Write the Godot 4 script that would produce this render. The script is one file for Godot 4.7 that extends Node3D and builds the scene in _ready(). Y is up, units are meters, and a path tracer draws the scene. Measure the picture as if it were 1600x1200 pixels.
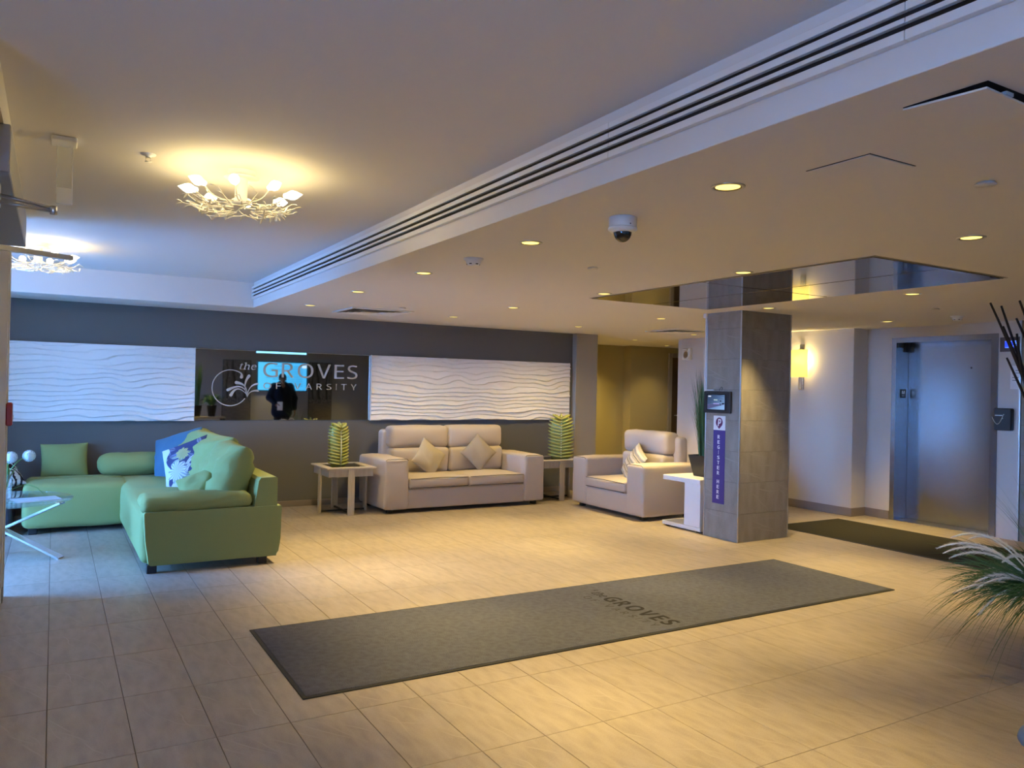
extends Node3D

# Hotel-like lounge: x runs along the back wall, -z leads to it, y is up, metres.
const LOW := 2.24      # lower ceiling
const HIGH := 2.505    # upper ceiling on the left
const BACK := -9.2     # face of the back wall
var M := {}
var used := {}
var rng := RandomNumberGenerator.new()
var cam_basis := Basis()
var cam_at := Vector3(0, 1.45, 0)

func _ready():
	rng.seed = 20240611
	# ---------------------------------------------------------------- camera, sky, exposure
	cam_basis = Basis(Vector3.UP, -0.53139) * Basis(Vector3.RIGHT, 0.0045584) * Basis(Vector3.BACK, 0.0208374)
	var cam := Camera3D.new()
	cam.name = "camera"
	cam.transform = Transform3D(cam_basis, cam_at)
	cam.fov = rad_to_deg(2.0 * atan(600.0 / 1218.14))
	cam.near = 0.05
	cam.far = 100.0
	add_child(cam)
	cam.current = true
	var we := WorldEnvironment.new()
	we.name = "world_environment"
	var env := Environment.new()
	var sky := Sky.new()
	var sm := ProceduralSkyMaterial.new()
	sm.sky_top_color = L(0.085, 0.25, 0.70)
	sm.sky_horizon_color = L(0.17, 0.44, 1.0)
	sm.ground_bottom_color = L(0.02, 0.03, 0.05)
	sm.ground_horizon_color = L(0.05, 0.08, 0.14)
	sm.sky_energy_multiplier = 6.7
	sm.ground_energy_multiplier = 1.0
	sky.sky_material = sm
	env.background_mode = Environment.BG_SKY
	env.sky = sky
	env.tonemap_mode = Environment.TONE_MAPPER_LINEAR
	env.tonemap_exposure = 1.1
	env.sdfgi_enabled = true
	env.ssao_enabled = true
	env.ssil_enabled = true
	we.environment = env
	add_child(we)
	# lamp strengths
	M.spot_energy = 7.0
	M.spot_color = Color(1.0, 0.87, 0.56)
	M.bulb_energy = 0.034
	M.bulb_color = Color(1.0, 0.88, 0.58)

	make_materials()
	build_shell()
	build_floor()
	build_ceiling_things()
	build_back_wall()
	build_column()
	build_elevator()
	build_left_side()
	build_seating()
	build_tables()
	build_plants()
	build_mats()
	build_front_side()

# ==================================================================== helpers
func L(r: float, g: float, b: float) -> Color:
	return Color(r, g, b).linear_to_srgb()

func mat(c: Color, rough := 0.6, metal := 0.0, spec := 0.5) -> StandardMaterial3D:
	var m := StandardMaterial3D.new()
	m.albedo_color = c
	m.roughness = rough
	m.metallic = metal
	m.metallic_specular = spec
	return m

func glow(c: Color, energy: float) -> StandardMaterial3D:
	var m := mat(c, 0.4)
	m.emission_enabled = true
	m.emission = c
	m.emission_energy_multiplier = energy
	return m

func noise_tex(seed_: int, freq: float, size := 256, normal := false, bump := 4.0, octaves := 3) -> NoiseTexture2D:
	var n := FastNoiseLite.new()
	n.seed = seed_
	n.frequency = freq
	n.fractal_octaves = octaves
	var t := NoiseTexture2D.new()
	t.width = size
	t.height = size
	t.seamless = true
	t.as_normal_map = normal
	t.bump_strength = bump
	t.noise = n
	return t

func tri(m: StandardMaterial3D, s: Vector3, world := false) -> StandardMaterial3D:
	m.uv1_triplanar = true
	m.uv1_world_triplanar = world
	m.uv1_scale = s
	return m

func numbered(n: String) -> String:
	if not used.has(n):
		used[n] = 0
		return n
	used[n] += 1
	return "%s_%03d" % [n, used[n]]

func child_name(parent: Node, n: String) -> String:
	var k := str(parent.get_instance_id()) + "/" + n
	if not used.has(k):
		used[k] = 0
		return n
	used[k] += 1
	return "%s_%03d" % [n, used[k]]

func thing(called: String, label: String, category: String, at := Vector3.ZERO, turn := 0.0, group := "") -> Node3D:
	var o := Node3D.new()
	o.name = numbered(called)
	add_child(o, true)
	o.position = at
	o.rotation.y = turn
	tag(o, label, category, group)
	return o

func tag(o: Node, label: String, category: String, group := ""):
	o.set_meta("label", label)
	o.set_meta("category", category)
	if group != "":
		o.set_meta("group", group)

func obj(called: String, mesh: Mesh, m: Material, parent: Node = self, at := Vector3.ZERO) -> MeshInstance3D:
	var o := MeshInstance3D.new()
	o.name = numbered(called) if parent == self else child_name(parent, called)
	o.mesh = mesh
	o.material_override = m
	o.cast_shadow = GeometryInstance3D.SHADOW_CASTING_SETTING_ON
	parent.add_child(o, true)
	o.position = at
	return o

func struct(called: String, mesh: Mesh, m: Material, parent: Node = self) -> MeshInstance3D:
	var o := obj(called, mesh, m, parent)
	if parent == self:
		o.set_meta("kind", "structure")
	return o

func dup(root: Node3D, at: Vector3, turn: float, label: String) -> Node3D:
	var base_name := root.name.rstrip("0123456789").trim_suffix("_")
	var r: Node3D = root.duplicate()
	r.name = numbered(base_name)
	add_child(r, true)
	r.position = at
	r.rotation.y = turn
	r.set_meta("label", label)
	return r

func ST() -> SurfaceTool:
	var st := SurfaceTool.new()
	st.begin(Mesh.PRIMITIVE_TRIANGLES)
	return st

# a, b, c, d run anticlockwise seen from outside
func quad(st: SurfaceTool, a: Vector3, b: Vector3, c: Vector3, d: Vector3, ua := Vector2.ZERO, ub := Vector2.ZERO, uc := Vector2.ZERO, ud := Vector2.ZERO):
	for p in [[a, ua], [c, uc], [b, ub], [a, ua], [d, ud], [c, uc]]:
		st.set_uv(p[1])
		st.add_vertex(p[0])

func trig(st: SurfaceTool, a: Vector3, b: Vector3, c: Vector3):
	for p in [a, c, b]:
		st.set_uv(Vector2.ZERO)
		st.add_vertex(p)

func done(st: SurfaceTool) -> ArrayMesh:
	st.generate_normals()
	return st.commit()

func flat(st: SurfaceTool):
	st.set_smooth_group(-1)

func smooth(st: SurfaceTool):
	st.set_smooth_group(0)

# chamfered box from corner lo to corner hi
func add_box(st: SurfaceTool, lo: Vector3, hi: Vector3, b := 0.004):
	flat(st)
	var c := (lo + hi) / 2.0
	var h := (hi - lo) / 2.0
	b = minf(b, minf(h.x, minf(h.y, h.z)) * 0.49)
	for ax in 3:
		for s in [-1.0, 1.0]:
			var n := Vector3.ZERO
			n[ax] = s
			var u := Vector3.ZERO
			u[(ax + 1) % 3] = 1.0
			var v := n.cross(u)
			var hu: float = h[(ax + 1) % 3] - b
			var hv: float = absf((v * h).x + (v * h).y + (v * h).z) - b
			var o: Vector3 = c + n * float(h[ax])
			quad(st, o - u * hu - v * hv, o + u * hu - v * hv, o + u * hu + v * hv, o - u * hu + v * hv, Vector2(0, 1), Vector2(1, 1), Vector2(1, 0), Vector2(0, 0))
	if b <= 0.0:
		return
	for ax in 3:      # chamfers along axis ax
		var e1 := (ax + 1) % 3
		var e2 := (ax + 2) % 3
		for s1 in [-1.0, 1.0]:
			for s2 in [-1.0, 1.0]:
				var p := Vector3.ZERO
				p[e1] = s1 * (h[e1] - b)
				p[e2] = s2 * h[e2]
				var q := Vector3.ZERO
				q[e1] = s1 * h[e1]
				q[e2] = s2 * (h[e2] - b)
				var a := Vector3.ZERO
				a[ax] = h[ax] - b
				if s1 * s2 > 0:
					quad(st, c + q - a, c + p - a, c + p + a, c + q + a)
				else:
					quad(st, c + p - a, c + q - a, c + q + a, c + p + a)
	for sx in [-1.0, 1.0]:
		for sy in [-1.0, 1.0]:
			for sz in [-1.0, 1.0]:
				var px := c + Vector3(sx * h.x, sy * (h.y - b), sz * (h.z - b))
				var py := c + Vector3(sx * (h.x - b), sy * h.y, sz * (h.z - b))
				var pz := c + Vector3(sx * (h.x - b), sy * (h.y - b), sz * h.z)
				if sx * sy * sz > 0:
					trig(st, px, py, pz)
				else:
					trig(st, px, pz, py)

func box(lo: Vector3, hi: Vector3, b := 0.004) -> ArrayMesh:
	var st := ST()
	add_box(st, lo, hi, b)
	return done(st)

func boxes(list: Array, b := 0.004) -> ArrayMesh:
	var st := ST()
	for e in list:
		add_box(st, e[0], e[1], b)
	return done(st)

# a soft, rounded, crowned box; shape(p, unit) may move each point
func add_soft(st: SurfaceTool, lo: Vector3, hi: Vector3, r: float, crown := Vector3.ZERO, wob := 0.0, seed_ := 0, n := 6):
	smooth(st)
	var c := (lo + hi) / 2.0
	var h := (hi - lo) / 2.0
	r = minf(r, minf(h.x, minf(h.y, h.z)) * 0.98)
	var fn := FastNoiseLite.new()
	fn.seed = seed_
	fn.frequency = 3.0
	for ax in 3:
		var e1 := (ax + 1) % 3
		var e2 := (ax + 2) % 3
		var g1 := soft_steps(h[e1], r, n)
		var g2 := soft_steps(h[e2], r, n)
		for s in [-1.0, 1.0]:
			var pts := []
			for i in g1.size():
				var row := []
				for j in g2.size():
					var p := Vector3.ZERO
					p[ax] = s * h[ax]
					p[e1] = g1[i]
					p[e2] = g2[j]
					var inner := Vector3(clampf(p.x, -h.x + r, h.x - r), clampf(p.y, -h.y + r, h.y - r), clampf(p.z, -h.z + r, h.z - r))
					var q := inner + (p - inner).normalized() * r
					var u := q / h
					for k in 3:
						var o1: float = u[(k + 1) % 3]
						var o2: float = u[(k + 2) % 3]
						q[k] += signf(u[k]) * crown[k] * pow(absf(u[k]), 2.0) * (1.0 - o1 * o1) * (1.0 - o2 * o2)
					if wob > 0.0:
						var w := q + c
						q += Vector3(fn.get_noise_3dv(w), fn.get_noise_3dv(w + Vector3(9, 3, 1)), fn.get_noise_3dv(w + Vector3(2, 8, 5))) * wob
					row.append(c + q)
				pts.append(row)
			for i in g1.size() - 1:
				for j in g2.size() - 1:
					if s > 0:
						quad(st, pts[i][j], pts[i + 1][j], pts[i + 1][j + 1], pts[i][j + 1])
					else:
						quad(st, pts[i][j], pts[i][j + 1], pts[i + 1][j + 1], pts[i + 1][j])

func soft_steps(h: float, r: float, n: int) -> Array:
	var out := []
	for i in 4:
		out.append(-h + r * (1.0 - cos(i / 4.0 * PI / 2.0)) * 1.0)
	for i in n + 1:
		out.append(lerpf(-h + r, h - r, float(i) / n))
	for i in range(3, -1, -1):
		out.append(h - r * (1.0 - cos(i / 4.0 * PI / 2.0)))
	return out

func soft(lo: Vector3, hi: Vector3, r: float, crown := Vector3.ZERO, wob := 0.0, seed_ := 0) -> ArrayMesh:
	var st := ST()
	add_soft(st, lo, hi, r, crown, wob, seed_)
	return done(st)

# a throw pillow in the xy plane, thickness along z
func pillow(w: float, h: float, t: float, pinch := 0.09, power := 0.5, seed_ := 1, wob := 0.012) -> ArrayMesh:
	var st := ST()
	smooth(st)
	var n := 18
	var fn := FastNoiseLite.new()
	fn.seed = seed_
	fn.frequency = 4.0
	for s in [-1.0, 1.0]:
		var pts := []
		for i in n + 1:
			var row := []
			for j in n + 1:
				var u := sin((i / float(n) * 2.0 - 1.0) * PI / 2.0)
				var v := sin((j / float(n) * 2.0 - 1.0) * PI / 2.0)
				var edge := pow(maxf(0.0, (1.0 - u * u) * (1.0 - v * v)), power)
				var p := Vector3(w / 2 * u * (1.0 - pinch * (1.0 - v * v)), h / 2 * v * (1.0 - pinch * (1.0 - u * u)), s * t / 2 * edge)
				p.z += fn.get_noise_3d(p.x * 1.6, p.y * 1.6, s * 3.0) * wob * edge * 2.0
				row.append([p, Vector2((u + 1) / 2, (1 - v) / 2)])
			pts.append(row)
		for i in n:
			for j in n:
				var a = pts[i][j]
				var b = pts[i + 1][j]
				var c = pts[i + 1][j + 1]
				var d = pts[i][j + 1]
				if s > 0:
					quad(st, a[0], b[0], c[0], d[0], a[1], b[1], c[1], d[1])
				else:
					quad(st, a[0], d[0], c[0], b[0], a[1], d[1], c[1], b[1])
	return done(st)

func add_lathe(st: SurfaceTool, prof: Array, c := Vector3.ZERO, seg := 24, sx := 1.0, sz := 1.0):
	smooth(st)
	for i in prof.size() - 1:
		var p: Vector2 = prof[i]
		var q: Vector2 = prof[i + 1]
		for k in seg:
			var a := TAU * k / seg
			var b := TAU * (k + 1) / seg
			var pa := c + Vector3(cos(a) * p.x * sx, p.y, -sin(a) * p.x * sz)
			var pb := c + Vector3(cos(b) * p.x * sx, p.y, -sin(b) * p.x * sz)
			var qa := c + Vector3(cos(a) * q.x * sx, q.y, -sin(a) * q.x * sz)
			var qb := c + Vector3(cos(b) * q.x * sx, q.y, -sin(b) * q.x * sz)
			if p.x < 1e-6:
				trig(st, pa, qb, qa)
			elif q.x < 1e-6:
				trig(st, pa, pb, qa)
			else:
				quad(st, pa, pb, qb, qa)

func lathe(prof: Array, c := Vector3.ZERO, seg := 24, sx := 1.0, sz := 1.0) -> ArrayMesh:
	var st := ST()
	add_lathe(st, prof, c, seg, sx, sz)
	return done(st)

func add_tube(st: SurfaceTool, pts: Array, radii: Array, seg := 6, flat_y := 1.0):
	smooth(st)
	var rings := []
	var side := Vector3.ZERO
	for i in pts.size():
		var d: Vector3 = (pts[mini(i + 1, pts.size() - 1)] - pts[maxi(i - 1, 0)]).normalized()
		if side == Vector3.ZERO:
			side = d.cross(Vector3.UP if absf(d.y) < 0.9 else Vector3.RIGHT).normalized()
		side = (side - d * side.dot(d)).normalized()
		var up := side.cross(d)
		var r: float = radii[mini(i, radii.size() - 1)]
		var ring := []
		for k in seg:
			var a := TAU * k / seg
			ring.append(pts[i] + side * cos(a) * r + up * sin(a) * r * flat_y)
		rings.append(ring)
	for i in rings.size() - 1:
		for k in seg:
			var k2 := (k + 1) % seg
			quad(st, rings[i][k], rings[i + 1][k], rings[i + 1][k2], rings[i][k2])
	for k in range(1, seg - 1):
		trig(st, rings[0][0], rings[0][k], rings[0][k + 1])
		var e = rings[rings.size() - 1]
		trig(st, e[0], e[k + 1], e[k])

func tube(pts: Array, radii: Array, seg := 6, flat_y := 1.0) -> ArrayMesh:
	var st := ST()
	add_tube(st, pts, radii, seg, flat_y)
	return done(st)

func curve3(a: Vector3, b: Vector3, c: Vector3, n: int) -> Array:
	var out := []
	for i in n + 1:
		var t := float(i) / n
		out.append(a * (1 - t) * (1 - t) + b * 2 * t * (1 - t) + c * t * t)
	return out

# an oriented box: centre line from a to b, given width direction and sizes
func add_bar(st: SurfaceTool, a: Vector3, b: Vector3, wdir: Vector3, w: float, t: float):
	flat(st)
	var d := (b - a).normalized()
	var u := (wdir - d * wdir.dot(d)).normalized() * w / 2
	var v := d.cross(u).normalized() * t / 2
	var p := [a - u - v, a + u - v, a + u + v, a - u + v, b - u - v, b + u - v, b + u + v, b - u + v]
	quad(st, p[0], p[3], p[2], p[1])
	quad(st, p[4], p[5], p[6], p[7])
	quad(st, p[0], p[1], p[5], p[4])
	quad(st, p[1], p[2], p[6], p[5])
	quad(st, p[2], p[3], p[7], p[6])
	quad(st, p[3], p[0], p[4], p[7])

# lettering fitted into the rectangle o, o+u, o+v; u x v is its front
func add_text(st: SurfaceTool, s: String, o: Vector3, u: Vector3, v: Vector3, font := "Droid Sans", depth := 0.002, lean := 0.0, weight := 400):
	flat(st)
	var tm := TextMesh.new()
	var f := SystemFont.new()
	f.font_names = PackedStringArray([font])
	f.font_weight = weight
	tm.font = f
	tm.text = s
	tm.font_size = 48
	tm.pixel_size = 0.01
	tm.depth = 0.02
	tm.curve_step = 1.0
	var arr := tm.surface_get_arrays(0)
	var vs: PackedVector3Array = arr[Mesh.ARRAY_VERTEX]
	var idx: PackedInt32Array = arr[Mesh.ARRAY_INDEX]
	var lo := Vector3(1e9, 1e9, 1e9)
	var hi := -lo
	for p in vs:
		var q := Vector3(p.x + lean * p.y, p.y, p.z)
		lo = lo.min(q)
		hi = hi.max(q)
	var n := u.cross(v).normalized()
	for i in idx:
		var p := vs[i]
		var q := Vector3(p.x + lean * p.y, p.y, p.z)
		st.set_uv(Vector2.ZERO)
		st.add_vertex(o + u * ((q.x - lo.x) / maxf(hi.x - lo.x, 1e-5)) + v * ((q.y - lo.y) / maxf(hi.y - lo.y, 1e-5)) + n * depth * ((q.z - lo.z) / maxf(hi.z - lo.z, 1e-5)))

# a flat tapering stroke along pts in the plane of normal n
func add_stroke(st: SurfaceTool, pts: Array, widths: Array, n: Vector3):
	flat(st)
	var left := []
	var right := []
	for i in pts.size():
		var d: Vector3 = (pts[mini(i + 1, pts.size() - 1)] - pts[maxi(i - 1, 0)]).normalized()
		var s := n.cross(d) * float(widths[i]) / 2
		left.append(pts[i] + s)
		right.append(pts[i] - s)
	for i in pts.size() - 1:
		quad(st, right[i], right[i + 1], left[i + 1], left[i])
	# rounded end
	var e: Vector3 = pts[pts.size() - 1]
	var d2: Vector3 = (e - pts[pts.size() - 2]).normalized()
	var r: float = float(widths[widths.size() - 1]) / 2
	var s2 := n.cross(d2)
	for k in 6:
		var a := -PI / 2 + PI * k / 6
		var b := -PI / 2 + PI * (k + 1) / 6
		trig(st, e, e + d2 * cos(a) * r + s2 * sin(a) * r, e + d2 * cos(b) * r + s2 * sin(b) * r)

func grid_image(w: int, h: int, f: Callable) -> ImageTexture:
	var im := Image.create_empty(w, h, false, Image.FORMAT_RGB8)
	for y in h:
		for x in w:
			im.set_pixel(x, y, f.call(x / float(w), y / float(h)))
	return ImageTexture.create_from_image(im)

func spot(parent: Node, at: Vector3, dir: Vector3, energy: float, angle: float, size := 0.05):
	var l := SpotLight3D.new()
	l.name = "light"
	parent.add_child(l, true)
	l.position = at
	l.basis = Basis.looking_at(dir, Vector3.RIGHT if absf(dir.y) > 0.9 else Vector3.UP)
	l.light_energy = energy
	l.light_color = M.spot_color
	l.spot_range = 20.0
	l.spot_attenuation = 2.0
	l.spot_angle = angle
	l.spot_angle_attenuation = 1.0
	l.light_size = size
	l.shadow_enabled = true

func omni(parent: Node, at: Vector3, energy: float, c: Color, size := 0.02):
	var l := OmniLight3D.new()
	l.name = "light"
	parent.add_child(l, true)
	l.position = at
	l.light_energy = energy
	l.light_color = c
	l.omni_range = 20.0
	l.omni_attenuation = 2.0
	l.light_size = size
	l.shadow_enabled = true

# ==================================================================== materials
func make_materials():
	var cloth_n := noise_tex(3, 0.12, 256, true, 3.0)
	var plaster_n := noise_tex(5, 0.06, 256, true, 0.6)
	M.ceiling = tri(mat(L(0.72, 0.69, 0.66), 0.85, 0, 0.3), Vector3(3, 3, 3), true)
	M.ceiling.normal_enabled = true
	M.ceiling.normal_texture = plaster_n
	M.ceiling.normal_scale = 0.25
	M.wall_grey = tri(mat(L(0.13, 0.128, 0.12), 0.75, 0, 0.3), Vector3(3, 3, 3), true)
	M.wall_grey.normal_enabled = true
	M.wall_grey.normal_texture = plaster_n
	M.wall_grey.normal_scale = 0.3
	M.wall_taupe = tri(mat(L(0.33, 0.30, 0.25), 0.8, 0, 0.3), Vector3(3, 3, 3), true)
	M.wall_light = tri(mat(L(0.63, 0.60, 0.56), 0.8, 0, 0.3), Vector3(3, 3, 3), true)
	M.wall_white = tri(mat(L(0.70, 0.68, 0.64), 0.8, 0, 0.3), Vector3(3, 3, 3), true)
	M.wall_gold = tri(mat(L(0.42, 0.36, 0.18), 0.8, 0, 0.3), Vector3(3, 3, 3), true)
	M.base_tile = mat(L(0.24, 0.20, 0.165), 0.5)
	M.panel_white = mat(L(0.82, 0.80, 0.77), 0.6, 0, 0.4)
	M.white_metal = mat(L(0.78, 0.77, 0.75), 0.45)
	M.white = mat(L(0.76, 0.76, 0.76), 0.35)
	M.black = mat(L(0.012, 0.012, 0.014), 0.45)
	M.dark = mat(L(0.02, 0.02, 0.022), 0.8)
	M.slot = mat(L(0.008, 0.008, 0.01), 0.9)
	M.chrome = mat(L(0.75, 0.75, 0.76), 0.12, 1.0)
	M.steel = mat(L(0.52, 0.52, 0.53), 0.28, 1.0)
	M.satin = mat(L(0.60, 0.58, 0.55), 0.3, 1.0)
	# brushed steel: streaks across
	var bn := FastNoiseLite.new()
	bn.seed = 8
	bn.frequency = 0.5
	var brushed := grid_image(64, 512, func(u, v):
		var k: float = 0.5 + 0.5 * bn.get_noise_2d(u * 3.0, v * 512.0)
		return Color(k, k, k))
	M.door_steel = mat(L(0.36, 0.375, 0.395), 0.25, 1.0)
	M.door_steel.heightmap_enabled = true
	M.door_steel.heightmap_texture = brushed
	M.door_steel.heightmap_scale = 0.004
	tri(M.door_steel, Vector3(1, 2, 1))
	M.door_steel.anisotropy_enabled = true
	M.door_steel.anisotropy = 0.75
	M.bronze = mat(L(0.40, 0.37, 0.32), 0.06, 1.0)
	M.mirror = mat(L(0.66, 0.66, 0.66), 0.02, 1.0)
	M.frost = mat(L(0.40, 0.40, 0.41), 0.6)
	M.glass = mat(Color(1, 1, 1, 0.08), 0.02)
	M.glass.transparency = BaseMaterial3D.TRANSPARENCY_ALPHA
	M.glass_top = mat(Color(0.55, 0.75, 0.72, 0.25), 0.03)
	M.glass_top.transparency = BaseMaterial3D.TRANSPARENCY_ALPHA
	M.acrylic = mat(Color(0.9, 0.93, 0.9, 0.2), 0.05)
	M.acrylic.transparency = BaseMaterial3D.TRANSPARENCY_ALPHA
	M.acrylic_edge = mat(L(0.8, 0.8, 0.76), 0.3)
	# fabrics
	for k in [["green", L(0.25, 0.29, 0.11)], ["beige", L(0.50, 0.435, 0.375)], ["blue", L(0.07, 0.155, 0.24)], ["cream", L(0.44, 0.38, 0.28)], ["taupe", L(0.36, 0.31, 0.25)], ["charcoal", L(0.04, 0.042, 0.05)], ["navy", L(0.016, 0.022, 0.045)]]:
		var f := mat(k[1], 0.9, 0, 0.25)
		f.normal_enabled = true
		f.normal_texture = cloth_n
		f.normal_scale = 0.5
		f.rim_enabled = true
		f.rim = 0.25
		f.rim_tint = 0.6
		M[k[0]] = tri(f, Vector3(5, 5, 5))
	M.piping = mat(L(0.10, 0.085, 0.07), 0.8)
	var sn := FastNoiseLite.new()
	sn.seed = 4
	sn.frequency = 1.0
	M.stripe = mat(Color.WHITE, 0.9, 0, 0.2)
	M.stripe.albedo_texture = grid_image(128, 8, func(u, v):
		var k := int(u * 16.0)
		var c := L(0.50, 0.44, 0.33)
		if k % 4 == 1: c = L(0.30, 0.30, 0.30)
		if k % 4 == 2: c = L(0.62, 0.58, 0.50)
		if fmod(u * 16.0, 4.0) < 0.22: c = L(0.06, 0.06, 0.07)
		return c)
	M.zebra = mat(Color.WHITE, 0.9, 0, 0.2)
	M.zebra.albedo_texture = grid_image(128, 128, func(u, v):
		var k := sin((u * 9.0 + 0.5 * sin(v * 5.0) + sn.get_noise_2d(u * 3, v * 3)) * TAU)
		return L(0.55, 0.56, 0.54) if k > 0.0 else L(0.02, 0.02, 0.025))
	M.floral = mat(Color.WHITE, 0.9, 0, 0.2)
	M.floral.albedo_texture = grid_image(192, 192, floral)
	# carpet
	var mat_n := noise_tex(12, 0.25, 256, true, 6.0)
	M.mat_grey = mat(L(0.15, 0.155, 0.19), 1.0, 0, 0.1)
	M.mat_grey.albedo_texture = noise_ramp(13, 0.03, Color(0.86, 0.86, 0.86), Color(1, 1, 1))
	M.mat_grey.normal_enabled = true
	M.mat_grey.normal_texture = mat_n
	tri(M.mat_grey, Vector3(2.2, 2.2, 2.2), true)
	M.mat_dark = mat(L(0.055, 0.052, 0.042), 1.0, 0, 0.1)
	M.mat_dark.normal_enabled = true
	M.mat_dark.normal_texture = mat_n
	tri(M.mat_dark, Vector3(2.2, 2.2, 2.2), true)
	M.rubber = mat(L(0.02, 0.02, 0.02), 0.7)
	M.letter_dark = mat(L(0.012, 0.011, 0.012), 0.95)
	M.letter_faint = mat(L(0.045, 0.044, 0.045), 0.95)
	# stone tiles
	M.floor_tile = mat(Color.WHITE, 0.42, 0, 0.45)
	M.floor_tile.albedo_texture = tile_atlas(6, 192, 384, 77, L(0.375, 0.315, 0.25), L(0.50, 0.44, 0.37))
	M.grout = mat(L(0.10, 0.08, 0.06), 0.9)
	M.column_tile = mat(Color.WHITE, 0.5, 0, 0.4)
	M.column_tile.albedo_texture = tile_atlas(4, 256, 128, 31, L(0.27, 0.245, 0.205), L(0.37, 0.34, 0.30))
	M.wood = mat(Color.WHITE, 0.6)
	var wn := FastNoiseLite.new()
	wn.seed = 15
	wn.frequency = 1.0
	M.wood.albedo_texture = grid_image(64, 256, func(u, v):
		var k: float = 0.5 + 0.5 * wn.get_noise_2d(u * 22.0, v * 2.5)
		return L(0.40, 0.35, 0.27).lerp(L(0.56, 0.51, 0.42), k))
	tri(M.wood, Vector3(3, 1.5, 3))
	M.door_brown = mat(L(0.085, 0.052, 0.026), 0.5)
	M.leaf_vase = mat(L(0.36, 0.37, 0.09), 0.22, 0, 0.6)
	M.leaf_vase_light = mat(L(0.62, 0.62, 0.34), 0.25)
	M.grass = mat(L(0.045, 0.13, 0.05), 0.6)
	M.grass_dark = mat(L(0.045, 0.12, 0.05), 0.55)
	M.grass_dark.backlight_enabled = true
	M.grass_dark.backlight = Color(0.1, 0.2, 0.08)
	M.plume = mat(L(0.80, 0.80, 0.74), 0.9)
	M.twig = mat(L(0.012, 0.010, 0.012), 0.7)
	M.petal = mat(L(0.72, 0.76, 0.74), 0.7)
	M.stem = mat(L(0.16, 0.30, 0.08), 0.6)
	M.red = mat(L(0.28, 0.02, 0.025), 0.4)
	M.purple = mat(L(0.055, 0.03, 0.20), 0.5)
	M.maroon = mat(L(0.12, 0.012, 0.07), 0.5)
	M.print_white = mat(L(0.8, 0.8, 0.8), 0.5)
	M.lens = glow(L(1.0, 0.80, 0.22), 1.7)
	M.lens_far = glow(L(1.0, 0.88, 0.50), 1.25)
	M.baffle = mat(L(0.16, 0.12, 0.05), 0.35, 0.6)
	M.bulb = glow(L(1.0, 0.90, 0.66), 6.0)
	M.nest = mat(L(0.88, 0.84, 0.72), 0.25, 0.15, 0.7)
	M.cyan_reflection = glow(L(0.32, 0.78, 1.0), 1.0)
	M.skin = mat(L(0.30, 0.16, 0.105), 0.55)
	M.skin.subsurf_scatter_enabled = true
	M.skin.subsurf_scatter_strength = 0.1
	M.hair = mat(L(0.012, 0.010, 0.010), 0.6)
	M.trousers = mat(L(0.02, 0.02, 0.024), 0.9)

func noise_ramp(seed_: int, freq: float, a: Color, b: Color) -> NoiseTexture2D:
	var t := noise_tex(seed_, freq, 256)
	var g := Gradient.new()
	g.set_color(0, a)
	g.set_color(1, b)
	t.color_ramp = g
	return t

func floral(u: float, v: float) -> Color:
	# loose leaf shapes on navy, a large pale bloom low on one side
	var c := L(0.05, 0.055, 0.12)
	for i in 26:
		var p := Vector2(fposmod(sin(i * 12.9898) * 43758.5, 1.0), fposmod(sin(i * 78.233) * 12543.1, 1.0))
		var a := i * 2.4
		var d := (Vector2(u, v) - p).rotated(-a)
		var w := 0.045 + 0.02 * sin(i * 1.7)
		if absf(d.x) < 0.15 and absf(d.y) < w * (1.0 - pow(d.x / 0.15, 2.0)):
			c = [L(0.13, 0.14, 0.22), L(0.30, 0.34, 0.26), L(0.46, 0.46, 0.44), L(0.20, 0.22, 0.30)][i % 4]
			if absf(d.y) < 0.005: c = c.darkened(0.35)
	if u < 0.16 + 0.05 * sin(v * 13.0): c = L(0.52, 0.55, 0.54)
	if v > 0.88 + 0.04 * sin(u * 17.0): c = L(0.50, 0.52, 0.40)
	for f in [[0.52, 0.30, 0.15, L(0.55, 0.53, 0.26)], [0.36, 0.66, 0.25, L(0.62, 0.64, 0.72)]]:
		var d := Vector2(u - f[0], v - f[1])
		var a := atan2(d.y, d.x)
		var r: float = f[2] * (0.86 + 0.14 * cos(a * 9.0))
		if d.length() < r:
			c = f[3]
			c = c.darkened(0.18 + 0.18 * cos(a * 18.0) * d.length() / r)
	return c

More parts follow.
